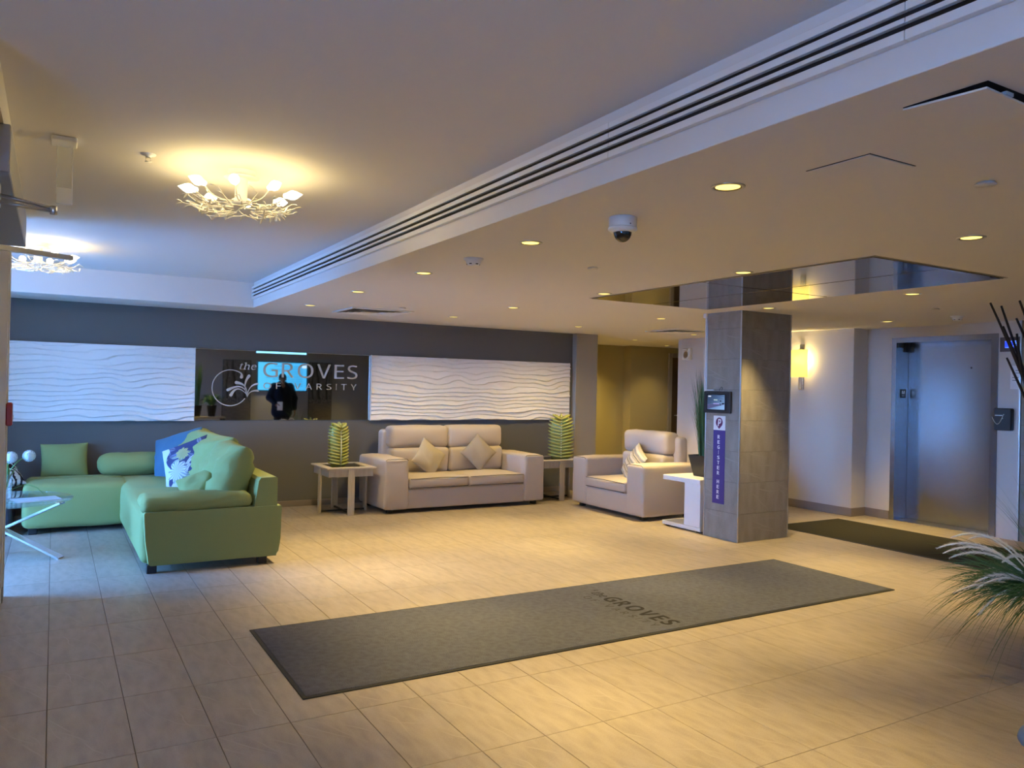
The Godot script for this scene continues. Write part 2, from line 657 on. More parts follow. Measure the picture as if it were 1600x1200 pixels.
# stone tiles side by side in one picture, each with its own pale veins
func tile_atlas(count: int, w: int, h: int, seed_: int, base: Color, vein: Color) -> ImageTexture:
	var r := RandomNumberGenerator.new()
	r.seed = seed_
	var fn := FastNoiseLite.new()
	fn.seed = seed_
	fn.frequency = 0.06
	var fine := FastNoiseLite.new()
	fine.seed = seed_ + 1
	fine.frequency = 0.35
	var im := Image.create_empty(w * count, h, false, Image.FORMAT_RGB8)
	for k in count:
		var a := PackedFloat32Array()
		a.resize(w * h)
		for y in h:
			for x in w:
				a[y * w + x] = 0.5 * fn.get_noise_2d(x * 0.35 + k * 500.0, y * 0.10) + 0.45 * fine.get_noise_2d(x + k * 700.0, y * 0.5)
		for s in 4:
			var p := Vector2(r.randf() * w * 0.8, r.randf() * h * 0.8)
			var ang := r.randf_range(0.7, 1.3) if h > w else r.randf_range(0.1, 0.5)
			var strength := r.randf_range(0.3, 0.8)
			var steps := int(maxi(w, h) * r.randf_range(0.25, 0.55))
			for i in steps:
				ang += fn.get_noise_2d(i * 0.7, s * 90.0 + k * 300.0) * 0.045
				p += Vector2(cos(ang), sin(ang))
				var f := strength * sin(PI * i / steps)
				for dy in range(-2, 3):
					for dx in range(-2, 3):
						var q := Vector2i(int(p.x) + dx, int(p.y) + dy)
						if q.x >= 0 and q.y >= 0 and q.x < w and q.y < h:
							a[q.y * w + q.x] = maxf(a[q.y * w + q.x], f * (1.0 - 0.42 * Vector2(dx, dy).length()))
		for y in h:
			for x in w:
				var t := a[y * w + x]
				im.set_pixel(k * w + x, y, base.lerp(vein, t) if t > 0 else base.lerp(Color.BLACK, minf(-t * 0.22, 0.3)))
	return ImageTexture.create_from_image(im)

# a thin bevelled tile: centre c, half axes u and v, outward normal n; uv rectangle x0..x1
func tile_mesh(hu: float, hv: float, u: Vector3, v: Vector3, x0: float, x1: float, turned: bool, thick := 0.006, bev := 0.0012) -> ArrayMesh:
	var st := ST()
	flat(st)
	var n := u.cross(v)
	var a := -u * (hu - bev) - v * (hv - bev)
	var b := u * (hu - bev) - v * (hv - bev)
	var c := u * (hu - bev) + v * (hv - bev)
	var d := -u * (hu - bev) + v * (hv - bev)
	var t := [Vector2(x0, 1), Vector2(x1, 1), Vector2(x1, 0), Vector2(x0, 0)]
	if turned:
		t = [t[2], t[3], t[0], t[1]]
	quad(st, a, b, c, d, t[0], t[1], t[2], t[3])
	var lo := [-u * hu - v * hv, u * hu - v * hv, u * hu + v * hv, -u * hu + v * hv]
	var hi := [a, b, c, d]
	for i in 4:
		var j := (i + 1) % 4
		quad(st, lo[i] - n * bev, lo[j] - n * bev, hi[j], hi[i], t[i], t[j], t[j], t[i])
		quad(st, lo[i] - n * thick, lo[j] - n * thick, lo[j] - n * bev, lo[i] - n * bev, t[i], t[j], t[j], t[i])
	return done(st)

# ==================================================================== room shell
func build_shell():
	# ceilings
	struct("ceiling", box(Vector3(-2.0, HIGH, -8.62), Vector3(1.9, 2.75, 1.4), 0.0), M.ceiling)
	struct("ceiling_lower", box(Vector3(1.81, LOW, -11.4), Vector3(10.9, 2.75, 1.4), 0.002), M.ceiling)
	struct("ceiling_soffit", box(Vector3(-2.0, LOW, -9.35), Vector3(1.8095, 2.75, -8.53), 0.002), M.ceiling)
	# back wall and the hall behind it
	struct("wall_back", box(Vector3(-2.0, -0.02, -9.4), Vector3(6.41, 2.3, BACK), 0.0), M.wall_grey)
	struct("wall_pilaster", box(Vector3(6.40, -0.02, -11.2), Vector3(6.775, 2.3, -9.1), 0.004), M.wall_taupe)
	struct("wall_hall", box(Vector3(6.7, -0.02, -11.4), Vector3(8.86, 2.3, -11.1), 0.0), M.wall_gold)
	struct("wall_corridor", box(Vector3(8.855, -0.02, -11.4), Vector3(10.9, 2.3, -10.9), 0.004), M.wall_gold)
	struct("wall_corridor_end", box(Vector3(10.75, -0.02, -10.95), Vector3(10.95, 2.3, -8.7), 0.0), M.wall_taupe)
	struct("wall_right", box(Vector3(8.2, -0.02, -8.97), Vector3(8.5, 2.3, -5.94), 0.004), M.wall_light)
	struct("wall_corridor_side", box(Vector3(8.4, -0.02, -8.97), Vector3(10.9, 2.3, -8.77), 0.0), M.wall_taupe)
	struct("wall_elevator", boxes([[Vector3(8.46, -0.02, -5.95), Vector3(8.95, 2.3, -5.57)], [Vector3(8.46, 2.09, -5.57), Vector3(8.95, 2.3, -4.46)], [Vector3(8.46, -0.02, -4.46), Vector3(8.95, 2.3, -4.21)]], 0.0), M.wall_light)
	struct("wall_shaft", box(Vector3(8.74, -0.02, -5.6), Vector3(8.95, 2.3, -4.4), 0.0), M.dark)
	# tiled wall right of the elevator
	var tw := struct("wall_tiled", box(Vector3(8.46, -0.02, -4.205), Vector3(8.95, 2.3, 1.4), 0.0), M.grout)
	var meshes := []
	for k in 4:
		meshes.append(tile_mesh(0.2985, 0.1485, Vector3(0, 0, 1), Vector3.UP, k / 4.0, (k + 1) / 4.0, false))
	for i in 3:
		for j in 8:
			var y := -0.026 + 0.3 * j
			obj("tile", meshes[(i * 3 + j) % 4], M.column_tile, tw, Vector3(8.454, y + 0.15, -3.895 + 0.6 * i))
	struct("trim_metal", box(Vector3(8.445, 0, -4.212), Vector3(8.462, LOW, -4.198), 0.001), M.satin)
	# left side: solid wall near the entrance, daylight glazing beyond it, an added window in front
	struct("wall_left", boxes([[Vector3(-0.48, 2.19, -5.95), Vector3(-0.31, 2.366, -2.9)], [Vector3(-0.48, 2.366, -5.95), Vector3(-0.175, 2.52, -2.9)], [Vector3(-0.48, -0.02, -6.10), Vector3(-0.262, 2.52, -5.951)]], 0.0), M.wall_white)
	struct("trim_left", boxes([[Vector3(-0.30, 0, -6.125), Vector3(-0.256, 2.30, -6.101)], [Vector3(-0.262, 0, -6.06), Vector3(-0.254, 2.28, -6.03)]], 0.002), M.wall_white)
	struct("wall_return", box(Vector3(-3.1, -0.02, -6.10), Vector3(-0.48, 2.70, -5.92), 0.0), M.wall_white)
	window_wall("window_1", -3.0, -8.2, -6.1, 2, 0.10)
	struct("wall_west", box(Vector3(-3.1, -0.02, -9.35), Vector3(-1.25, 2.52, -8.20), 0.0), M.wall_white)  # unseen thick wall, shaped as a deep reveal to narrow the daylight
	struct("ceiling_reveal", box(Vector3(-3.1, 2.50, -8.2), Vector3(-2.0, 2.70, -6.1), 0.0), M.ceiling)
	window_wall("added_window_2", -1.88, -0.7, 1.2, 2, 1.15)  # unseen window, added with a high sill to throw blue daylight on the bulkhead
	struct("wall_lobby", box(Vector3(-2.0, -0.02, -5.92), Vector3(-1.86, 2.52, -0.7), 0.0), M.wall_white)
	struct("added_canopy", box(Vector3(-7.5, 2.56, -5.9), Vector3(-2.0, 2.75, 3.5), 0.0), M.wall_white)  # unseen slab added to hold high sky light off the near floor
	struct("added_parapet", box(Vector3(-2.0, -0.02, -0.7), Vector3(-1.86, 1.10, 1.2), 0.0), M.wall_white)  # unseen low wall put under the window to keep daylight off the floor
	# front wall behind the camera
	struct("wall_front", box(Vector3(1.7, -0.02, 1.2), Vector3(8.95, 2.3, 1.42), 0.0), mat(L(0.36, 0.38, 0.42), 0.8))
	struct("wall_front_left", boxes([[Vector3(-2.0, -0.02, 1.2), Vector3(1.75, 2.6, 1.42)]], 0.0), M.wall_white)
	# ground outside the glazing
	struct("ground_outside", box(Vector3(-14, -0.5, -22), Vector3(-2.0, -0.21, 14), 0.0), mat(L(0.45, 0.45, 0.44), 0.9))
	# skirting tiles
	struct("baseboard_back", box(Vector3(-1.25, 0, BACK), Vector3(6.40, 0.068, -9.186), 0.003), M.base_tile)
	struct("baseboard_right", boxes([[Vector3(8.186, 0, -8.97), Vector3(8.2, 0.10, -5.926)], [Vector3(8.2, 0, -5.94), Vector3(8.446, 0.10, -5.926)], [Vector3(8.446, 0, -5.94), Vector3(8.46, 0.10, -5.62)]], 0.002), M.base_tile)
	struct("baseboard_hall", boxes([[Vector3(6.775, 0, -11.1), Vector3(8.855, 0.10, -11.086)], [Vector3(8.855, 0, -10.9), Vector3(9.7, 0.10, -10.886)]], 0.002), M.base_tile)
	struct("baseboard_left", box(Vector3(-0.262, 0, -6.02), Vector3(-0.256, 0.09, -5.95), 0.001), M.base_tile)
	# brown door at the end of the hall
	var d := struct("door_1", box(Vector3(9.80, 0.005, -10.9), Vector3(10.70, 2.06, -10.872), 0.003), M.door_brown)
	struct("door_frame", boxes([[Vector3(9.72, 0, -10.9), Vector3(9.80, 2.14, -10.86)], [Vector3(10.70, 0, -10.9), Vector3(10.745, 2.14, -10.86)], [Vector3(9.80, 2.06, -10.9), Vector3(10.70, 2.14, -10.86)]], 0.004), M.wall_taupe, d)
	obj("door_handle", tube([Vector3(9.88, 1.0, -10.872), Vector3(9.88, 1.0, -10.83), Vector3(9.98, 1.0, -10.825)], [0.01]), M.satin, d)

func window_wall(called: String, x1: float, z0: float, z1: float, n: int, sill: float):
	var x0 := x1 - 0.07
	var list := [[Vector3(x0, sill - 0.10 if sill < 0.5 else sill - 0.05, z0), Vector3(x1, sill, z1)], [Vector3(x0, 2.30, z0), Vector3(x1, 2.52, z1)]]
	for i in n + 1:
		var z := lerpf(z0 + 0.04, z1 - 0.04, i / float(n))
		list.append([Vector3(x0, sill, z - 0.035), Vector3(x1, 2.30, z + 0.035)])
	var w := struct(called, boxes(list, 0.004), M.satin)
	for i in n:
		var za := lerpf(z0 + 0.04, z1 - 0.04, i / float(n)) + 0.036
		var zb := lerpf(z0 + 0.04, z1 - 0.04, (i + 1) / float(n)) - 0.036
		obj("pane", box(Vector3(x1 - 0.039, sill + 0.001, za), Vector3(x1 - 0.031, 2.299, zb), 0.0), M.glass, w)

func seen_at(p: Vector3) -> float:      # distance when inside the picture, else -1
	var q := cam_basis.inverse() * (p - cam_at)
	if q.z > -0.5:
		return -1.0
	var x := 800.0 + 1218.14 * q.x / -q.z
	var y := 600.0 - 1218.14 * q.y / -q.z
	return -q.z if x > -120 and x < 1720 and y > 0 and y < 1330 else -1.0

func build_floor():
	var fl := struct("floor", box(Vector3(-3.1, -0.2, -11.4), Vector3(10.95, -0.003, 1.42), 0.0), M.grout)
	var dx := 0.2994
	var dz := 0.615
	var meshes := []
	for k in 12:
		meshes.append(tile_mesh(dx / 2 - 0.0014, dz / 2 - 0.0014, Vector3.RIGHT, Vector3.FORWARD, (k % 6) / 6.0, (k % 6 + 1) / 6.0, k >= 6))
	var near := []
	var rest := []
	var r := RandomNumberGenerator.new()
	r.seed = 5
	for i in range(-12, 36):
		for j in range(-15, 7):
			var p := Vector3(0.303 + dx * (i + 0.5), 0, -2.725 + dz * (j + 0.5))
			var k := r.randi() % 12
			if p.x < (-2.75 if p.z < -6.3 and p.z > -8.0 else -1.6) or (p.x < -1.1 and p.z < -8.0) or p.z > 1.05 or p.z < -11.25 or p.x > 10.7:
				continue
			var d := seen_at(p)
			if p.z < -9.0 and p.x < 6.3:
				d = -1.0
			if d > 0 and p.x < 8.3 and p.x > -0.35 and not (p.x > 5.75 and p.x < 6.3 and p.z > -5.7 and p.z < -5.45):
				near.append([d, p, k])
			else:
				rest.append([d, p, k])
	near.sort_custom(func(a, b): return a[0] < b[0])
	while near.size() > 300:
		rest.append(near.pop_back())
	for e in near:
		obj("tile", meshes[e[2]], M.floor_tile, fl, e[1])
	var st := ST()
	for e in rest:
		st.append_from(meshes[e[2]], 0, Transform3D(Basis(), e[1]))
	var s := obj("far_tiles", st.commit(), M.floor_tile, fl)
	s.set_meta("kind", "stuff")

# ==================================================================== ceiling fittings
func make_downlight() -> Node3D:
	var t := thing("recessed_downlight", "", "ceiling light", Vector3.ZERO, 0.0, "recessed downlights in the lower ceiling")
	obj("trim_ring", lathe([Vector2(0.066, 0), Vector2(0.066, -0.003), Vector2(0.062, -0.0055), Vector2(0.054, -0.005), Vector2(0.053, -0.001)], Vector3.ZERO, 28), M.satin, t)
	obj("baffle", lathe([Vector2(0.0535, -0.0045), Vector2(0.046, -0.0015)], Vector3.ZERO, 28), M.baffle, t)
	obj("lens", lathe([Vector2(0.047, -0.002), Vector2(0.03, -0.004), Vector2(0, -0.0045)], Vector3.ZERO, 24), M.lens, t)
	spot(t, Vector3(0, -0.03, 0), Vector3.DOWN, M.spot_energy, 34.5, 0.045)
	return t

func set_lamp(o: Node, k: float, angle: float):
	for c in o.get_children():
		if c is SpotLight3D:
			c.light_energy = M.spot_energy * k
			c.spot_angle = angle

func build_ceiling_things():
	# air diffuser along the bulkhead: sections of four strips over a dark slot box
	var dif := thing("slot_diffuser", "long white linear air diffuser with three dark slots in the bulkhead face", "air vent")
	var z := -8.50
	obj("slot_box", box(Vector3(1.800, 2.335, -8.48), Vector3(1.8095, 2.450, 1.15), 0.0), M.slot, dif)
	obj("end_cap", box(Vector3(1.786, 2.325, -8.515), Vector3(1.8095, 2.459, -8.478), 0.001), M.white_metal, dif)
	for edges in [[2.436, 2.459], [2.398, 2.420], [2.368, 2.381], [2.325, 2.350]]:
		z = -8.48
		for i in 9:
			var z2 := -8.48 + 0.17 + 1.19 * i
			if z2 > 1.15: z2 = 1.15
			obj("slat", box(Vector3(1.786, edges[0], z + 0.001), Vector3(1.8095, edges[1], z2 - 0.001), 0.001), M.white_metal, dif)
			z = z2
			if z >= 1.15: break
	# downlights
	var first := make_downlight()
	var rows := [
		[2.22, [-7.84, -6.40, -5.03, -3.61, -2.17], "in the row beside the slotted bulkhead"],
		[3.90, [-7.98, -6.64, -5.165, -3.66, -2.18], "in the second row from the slotted bulkhead"],
		[5.72, [-8.10, -6.54, -5.05, -3.64], "in the row running over the tiled column"],
		[7.66, [-8.07, -5.15], "in the row in front of the elevator wall"]]
	var ordinal := ["closest to the back wall", "second from the back wall", "third from the back wall", "fourth from the back wall", "fifth from the back wall", "sixth from the back wall"]
	var begun := false
	for row in rows:
		var zs: Array = row[1]
		for i in zs.size():
			var at := Vector3(row[0], LOW, zs[i])
			var label: String = "recessed round downlight %s, %s" % [row[2], ordinal[i]]
			if row[0] > 7:
				label = "recessed round downlight before the elevator wall, %s" % ["near the hall opening", "next to the smoke detector", "over the elevator mat"][i]
			if not begun:
				first.position = at
				first.set_meta("label", label)
				begun = true
			else:
				var dl := dup(first, at, 0, label)
				if i == 0 and row[0] < 7:
					set_lamp(dl, 0.30, 76.0)     # wide ones wash the back wall
				if row[0] == 3.90 and i == 4:
					set_lamp(dl, 0.2, 34.5)      # a weaker lamp
				if row[0] == 5.72 and i == 2:
					set_lamp(dl, 0.7, 34.5)
	set_lamp(dup(first, Vector3(2.9, LOW, 0.45), 0, "added unseen round downlight behind the camera over the console table"), 0.4, 34.5)  # three unseen downlights added to brighten the front wall in the mirror
	set_lamp(dup(first, Vector3(4.6, LOW, 0.75), 0, "added unseen round downlight behind the camera over the wall screen"), 0.4, 34.5)
	set_lamp(dup(first, Vector3(6.3, LOW, 0.45), 0, "added unseen round downlight behind the camera past the wall screen"), 0.4, 34.5)
	dup(first, Vector3(7.86, LOW, -9.59), 0, "recessed round downlight in the hall ceiling, closer to the pilaster")
	set_lamp(dup(first, Vector3(9.23, LOW, -10.39), 0, "recessed round downlight in the hall ceiling, closest to the brown door"), 0.13, 50.0)
	set_lamp(dup(first, Vector3(7.75, LOW, -10.45), 0, "recessed round downlight deep in the hall behind the pilaster"), 0.42, 66.0)
	set_lamp(first, 0.30, 76.0)
	# dome camera
	var cam := thing("dome_camera", "white dome security camera with smoked dome under the lower ceiling", "camera", Vector3(2.235, LOW, -2.83))
	obj("base", lathe([Vector2(0.062, 0), Vector2(0.064, -0.004), Vector2(0.064, -0.044), Vector2(0.0625, -0.046)], Vector3.ZERO, 32), M.white_metal, cam)
	obj("collar", lathe([Vector2(0.0625, -0.047), Vector2(0.067, -0.050), Vector2(0.066, -0.058), Vector2(0.056, -0.068), Vector2(0.044, -0.070)], Vector3.ZERO, 32), M.white_metal, cam)
	var dome := []
	for i in 9:
		var a := PI / 2 * i / 8
		dome.append(Vector2(0.042 * cos(a), -0.066 - 0.048 * sin(a)))
	obj("dome", lathe(dome, Vector3.ZERO, 28), mat(L(0.02, 0.02, 0.022), 0.04, 0, 0.8), cam)
	obj("screw", box(Vector3(-0.010, -0.040, 0.0625), Vector3(-0.004, -0.036, 0.066), 0.001), M.black, cam)
	# smoke detectors
	var sd := thing("smoke_detector", "white round smoke detector between downlights beside the slotted bulkhead", "smoke detector", Vector3(2.215, LOW, -4.27), 0, "smoke detectors")
	obj("base", lathe([Vector2(0.062, 0), Vector2(0.062, -0.006), Vector2(0.052, -0.012)], Vector3.ZERO, 28), M.white_metal, sd)
	obj("body", lathe([Vector2(0.050, -0.011), Vector2(0.040, -0.036), Vector2(0.034, -0.044), Vector2(0, -0.047)], Vector3.ZERO, 28), M.white_metal, sd)
	for k in 6:
		var a := TAU * k / 6 + 0.4
		var o := obj("vent_slot", box(Vector3(-0.008, -0.003, -0.002), Vector3(0.008, 0.003, 0.002), 0.0), M.black, sd, Vector3(cos(a) * 0.039, -0.036, sin(a) * 0.039))
		o.rotation.y = PI / 2 - a
	dup(sd, Vector3(7.62, LOW, -4.38), 0.3, "white round smoke detector on the ceiling in front of the elevator")
	var sp := thing("sprinkler_head", "small white sprinkler head on the upper ceiling near the lit twig lamp", "sprinkler", Vector3(0.36, HIGH, -4.01))
	obj("escutcheon", lathe([Vector2(0.034, 0), Vector2(0.032, -0.005), Vector2(0.014, -0.008), Vector2(0.012, -0.016)], Vector3.ZERO, 24), M.white_metal, sp)
	obj("frame_arm", boxes([[Vector3(-0.012, -0.034, -0.002), Vector3(-0.009, -0.012, 0.002)], [Vector3(0.009, -0.034, -0.002), Vector3(0.012, -0.012, 0.002)]], 0.0005), M.white_metal, sp)
	obj("deflector", lathe([Vector2(0, -0.034), Vector2(0.015, -0.034), Vector2(0.015, -0.036), Vector2(0, -0.036)], Vector3.ZERO, 16), M.white_metal, sp)
	# concealed cover plates
	var cp := obj("cover_plate", lathe([Vector2(0.030, 0), Vector2(0.0305, -0.005), Vector2(0.036, -0.006), Vector2(0.036, -0.0085), Vector2(0, -0.0095)], Vector3.ZERO, 24), M.ceiling)
	cp.position = Vector3(2.94, LOW, -1.595)
	tag(cp, "small round cover plate hanging slightly off the ceiling beside two access panels", "cover plate", "round ceiling cover plates")
	for e in [[Vector3(3.0, LOW, -4.10), "small round cover plate between the dome camera and the glossy ceiling panels"], [Vector3(6.82, LOW, -4.12), "small round cover plate between the glossy ceiling panels and elevator"], [Vector3(3.05, LOW, -7.42), "small round cover plate beside the square air vent near the back wall"]]:
		dup(cp, e[0], 0, e[1])
	# glossy panels
	var gp := thing("ceiling_mirror_panels", "glossy bronze reflective panel set of four in the ceiling before the column", "ceiling panel")
	obj("backing", box(Vector3(3.985, 2.2375, -5.49), Vector3(5.385, 2.241, -2.765), 0.0), M.wall_taupe, gp)
	for i in 2:
		for j in 2:
			obj("panel", box(Vector3(4.0 + 0.69 * i, 2.232, -5.475 + 1.355 * j), Vector3(4.672 + 0.69 * i, 2.2375, -4.138 + 1.355 * j), 0.001), M.bronze, gp)
	# access panels
	var ap := thing("access_panel", "flush square ceiling access panel with a thin shadow gap", "access panel", Vector3(2.41, LOW, -1.735), 0, "access panels")
	obj("door", box(Vector3(-0.12, -0.004, -0.122), Vector3(0.122, 0.0, 0.122), 0.001), M.ceiling, ap)
	obj("shadow_gap", boxes([[Vector3(-0.126, -0.0012, 0.122), Vector3(0.126, 0.0005, 0.1265)], [Vector3(-0.126, -0.0012, -0.126), Vector3(-0.120, 0.0005, 0.126)]], 0.0), M.slot, ap)
	var ap2 := thing("access_panel", "square ceiling access panel hanging ajar with a dark open gap", "access panel", Vector3(2.11, LOW, -1.20), 0, "access panels")
	obj("opening", box(Vector3(-0.118, -0.0015, -0.105), Vector3(0.145, 0.0005, 0.121), 0.0), M.slot, ap2)
	var leaf := obj("door", box(Vector3(-0.12, -0.006, -0.105), Vector3(0.14, 0.0, 0.12), 0.001), M.ceiling, ap2, Vector3(0, -0.012, 0))
	leaf.rotation = Vector3(0.05, 0, -0.03)
	obj("latch", box(Vector3(-0.02, -0.012, 0.10), Vector3(0.015, -0.002, 0.115), 0.001), M.white_metal, ap2)
	# square air vents
	for e in [[Vector3(2.95, LOW, -8.02), 0.34, "white square ceiling air vent near the back wall above the loveseat"], [Vector3(7.06, LOW, -7.77), 0.29, "white square ceiling air vent in front of the hall opening"]]:
		var av := thing("ceiling_vent", e[2], "air vent", e[0], 0, "square ceiling air vents")
		var h: float = e[1]
		obj("frame", boxes([[Vector3(-h, -0.012, -h), Vector3(h, 0, -h + 0.035)], [Vector3(-h, -0.012, h - 0.035), Vector3(h, 0, h)], [Vector3(-h, -0.012, -h + 0.035), Vector3(-h + 0.035, 0, h - 0.035)], [Vector3(h - 0.035, -0.012, -h + 0.035), Vector3(h, 0, h - 0.035)]], 0.003), M.white_metal, av)
		obj("duct", box(Vector3(-h + 0.03, -0.002, -h + 0.03), Vector3(h - 0.03, 0.0, h - 0.03), 0.0), M.baffle, av)
		for k in 4:
			var s := h - 0.075 - 0.055 * k
			var st := ST()
			flat(st)
			for q in 4:
				var b := Basis(Vector3.UP, q * PI / 2)
				quad(st, b * Vector3(-s, -0.004, s), b * Vector3(-s - 0.03, -0.016, s + 0.03), b * Vector3(s + 0.03, -0.016, s + 0.03), b * Vector3(s, -0.004, s))
			obj("louver", done(st), M.white_metal, av)
	# twig lamps; the third is added out of view to warm floor and ceiling
	for e in [[Vector3(0.79, HIGH, -4.06), "lit twig nest ceiling lamp hanging fully in view of the upper ceiling", 3], [Vector3(-0.125, HIGH, -7.16), "lit twig nest ceiling lamp near the back, partly behind the door bar", 9], [Vector3(-0.95, HIGH, -0.9), "added unseen twig nest ceiling lamp by the entrance, beyond the top of the frame", 14]]:
		twig_lamp(e[0], e[1], e[2], 2.2 if e[0].z > -2.0 else 1.0)

func twig_lamp(at: Vector3, label: String, seed_: int, k_light := 1.0):
	var t := thing("twig_lamp", label, "ceiling lamp", at, 0, "twig nest ceiling lamps")
	var r := RandomNumberGenerator.new()
	r.seed = seed_
	obj("canopy", lathe([Vector2(0.066, 0), Vector2(0.068, -0.005), Vector2(0.068, -0.030), Vector2(0.084, -0.033), Vector2(0.084, -0.037), Vector2(0, -0.038)], Vector3.ZERO, 32), M.white_metal, t)
	obj("stem", lathe([Vector2(0.030, -0.037), Vector2(0.030, -0.135), Vector2(0.045, -0.145), Vector2(0.045, -0.165), Vector2(0, -0.170)], Vector3.ZERO, 24), M.white_metal, t)
	for k in 8:
		var a := TAU * k / 8 + 0.32
		var d := Vector3(cos(a), 0, sin(a))
		var c: Vector3 = d * 0.235 + Vector3.UP * -0.105
		obj("arm", tube(curve3(d * 0.04 + Vector3.UP * -0.155, d * 0.17 + Vector3.UP * -0.185, c - d * 0.018, 6), [0.0035]), M.nest, t)
		var st := ST()
		smooth(st)
		var prof := [Vector2(0.0, -0.034), Vector2(0.011, -0.030), Vector2(0.015, -0.012), Vector2(0.023, 0.004), Vector2(0.024, 0.018), Vector2(0.017, 0.036), Vector2(0.007, 0.052), Vector2(0.0, 0.064)]
		add_lathe(st, prof, Vector3.ZERO, 14)
		var b := obj("bulb", done(st), M.bulb, t, c)
		b.basis = Basis(Quaternion(Vector3.UP, (d + Vector3.UP * 0.15).normalized()))
		omni(t, c + d * 0.012, M.bulb_energy * k_light, M.bulb_color, 0.016)
	for k in 40:      # curling branches with buds
		var a := TAU * k / 40 + r.randf_range(-0.1, 0.1)
		var r0 := r.randf_range(0.03, 0.15)
		var r1 := r.randf_range(0.20, 0.305)
		var turn := r.randf_range(-0.8, 0.8)
		var y0 := r.randf_range(-0.205, -0.175)
		var y1 := r.randf_range(-0.205, -0.135)
		var p0 := Vector3(cos(a) * r0, y0, sin(a) * r0)
		var p1 := Vector3(cos(a + turn * 0.4) * r1 * 0.7, y0 - 0.02, sin(a + turn * 0.4) * r1 * 0.7)
		var p2 := Vector3(cos(a + turn) * r1, y1, sin(a + turn) * r1)
		var st := ST()
		add_tube(st, curve3(p0, p1, p2, 8), [0.003, 0.003, 0.003, 0.0028, 0.0026, 0.0026, 0.0023, 0.002, 0.0015], 6)
		for b in 3:
			var f := 0.4 + 0.28 * b
			var q: Vector3 = p0.lerp(p1, f).lerp(p1.lerp(p2, f), f)
			var out := Vector3(cos(a + turn + r.randf_range(-1.3, 1.3)), r.randf_range(-0.5, 0.5), sin(a + turn + r.randf_range(-1.3, 1.3))).normalized()
			var e: Vector3 = q + out * r.randf_range(0.035, 0.065)
			add_tube(st, [q, q.lerp(e, 0.35) + Vector3.UP * 0.004, q.lerp(e, 0.7) + Vector3.UP * 0.004, e], [0.0018, 0.0045, 0.005, 0.001], 6, 0.45)
		obj("branch", done(st), M.nest, t)

# ==================================================================== back wall
func wave_panel(x0: float, x1: float, label: String, seed_: int):
	var y0 := 1.012
	var y1 := 1.812
	var t := thing("wave_panel", label, "wall panel", Vector3(0, 0, BACK), 0, "white wave relief wall panels")
	var st := ST()
	smooth(st)
	var fn := FastNoiseLite.new()
	fn.seed = seed_
	fn.frequency = 0.9
	var nx := int((x1 - x0) / 0.022)
	var ny := 170
	var pts := []
	for i in nx + 1:
		var row := []
		for j in ny + 1:
			var x := lerpf(x0, x1, i / float(nx))
			var y := lerpf(y0, y1, j / float(ny))
			var w := y + 0.019 * sin(x * 6.0 + y * 5.0 + seed_ + fn.get_noise_2d(x * 0.6, y * 2.2) * 4.0) + 0.008 * sin(x * 11.0 - y * 9.0) + 0.05 * fn.get_noise_2d(x * 0.5, y * 1.3) + 0.010 * sin(y * 9.0 + 2.0)
			var s := fposmod(w / 0.058 + seed_ * 0.37, 1.0)
			var amp := 0.62 + 0.9 * fn.get_noise_2d(x * 0.8 + 30, floor(w / 0.058 + seed_ * 0.37) * 2.3)
			var hgt := (s / 0.11 if s < 0.11 else pow((1.0 - s) / 0.89, 1.4)) * 0.036 * clampf(amp, 0.12, 1.0) - (0.014 if s > 0.89 else 0.0) * clampf(amp, 0.12, 1.0)
			row.append(Vector3(x, y, 0.034 + hgt))
		pts.append(row)
	for i in nx:
		for j in ny:
			quad(st, pts[i][j], pts[i + 1][j], pts[i + 1][j + 1], pts[i][j + 1])
	obj("relief", done(st), M.panel_white, t)
	obj("board", boxes([[Vector3(x0, y0, 0.002), Vector3(x1, y1, 0.028)], [Vector3(x0 - 0.004, y0 - 0.004, 0), Vector3(x0, y1 + 0.004, 0.042)], [Vector3(x1, y0 - 0.004, 0), Vector3(x1 + 0.004, y1 + 0.004, 0.042)]], 0.0), M.panel_white, t)

func logo_point(px: float, py: float) -> Vector3:     # picture of the emblem, in its own flat units, laid on the glass
	return Vector3(1.519 + (px - 331.0) * 0.00689, 1.399 - (py - 603.0) * 0.00709, 0.0135)

func logo_stroke(st: SurfaceTool, a: Vector2, b: Vector2, c: Vector2, w0: float, w1: float):
	var pts := []
	var ws := []
	for i in 15:
		var t := i / 14.0
		var p := a * (1 - t) * (1 - t) + b * 2 * t * (1 - t) + c * t * t
		pts.append(logo_point(p.x, p.y))
		ws.append(lerpf(w0, w1, t * t))
	add_stroke(st, pts, ws, Vector3(0, 0, 1))

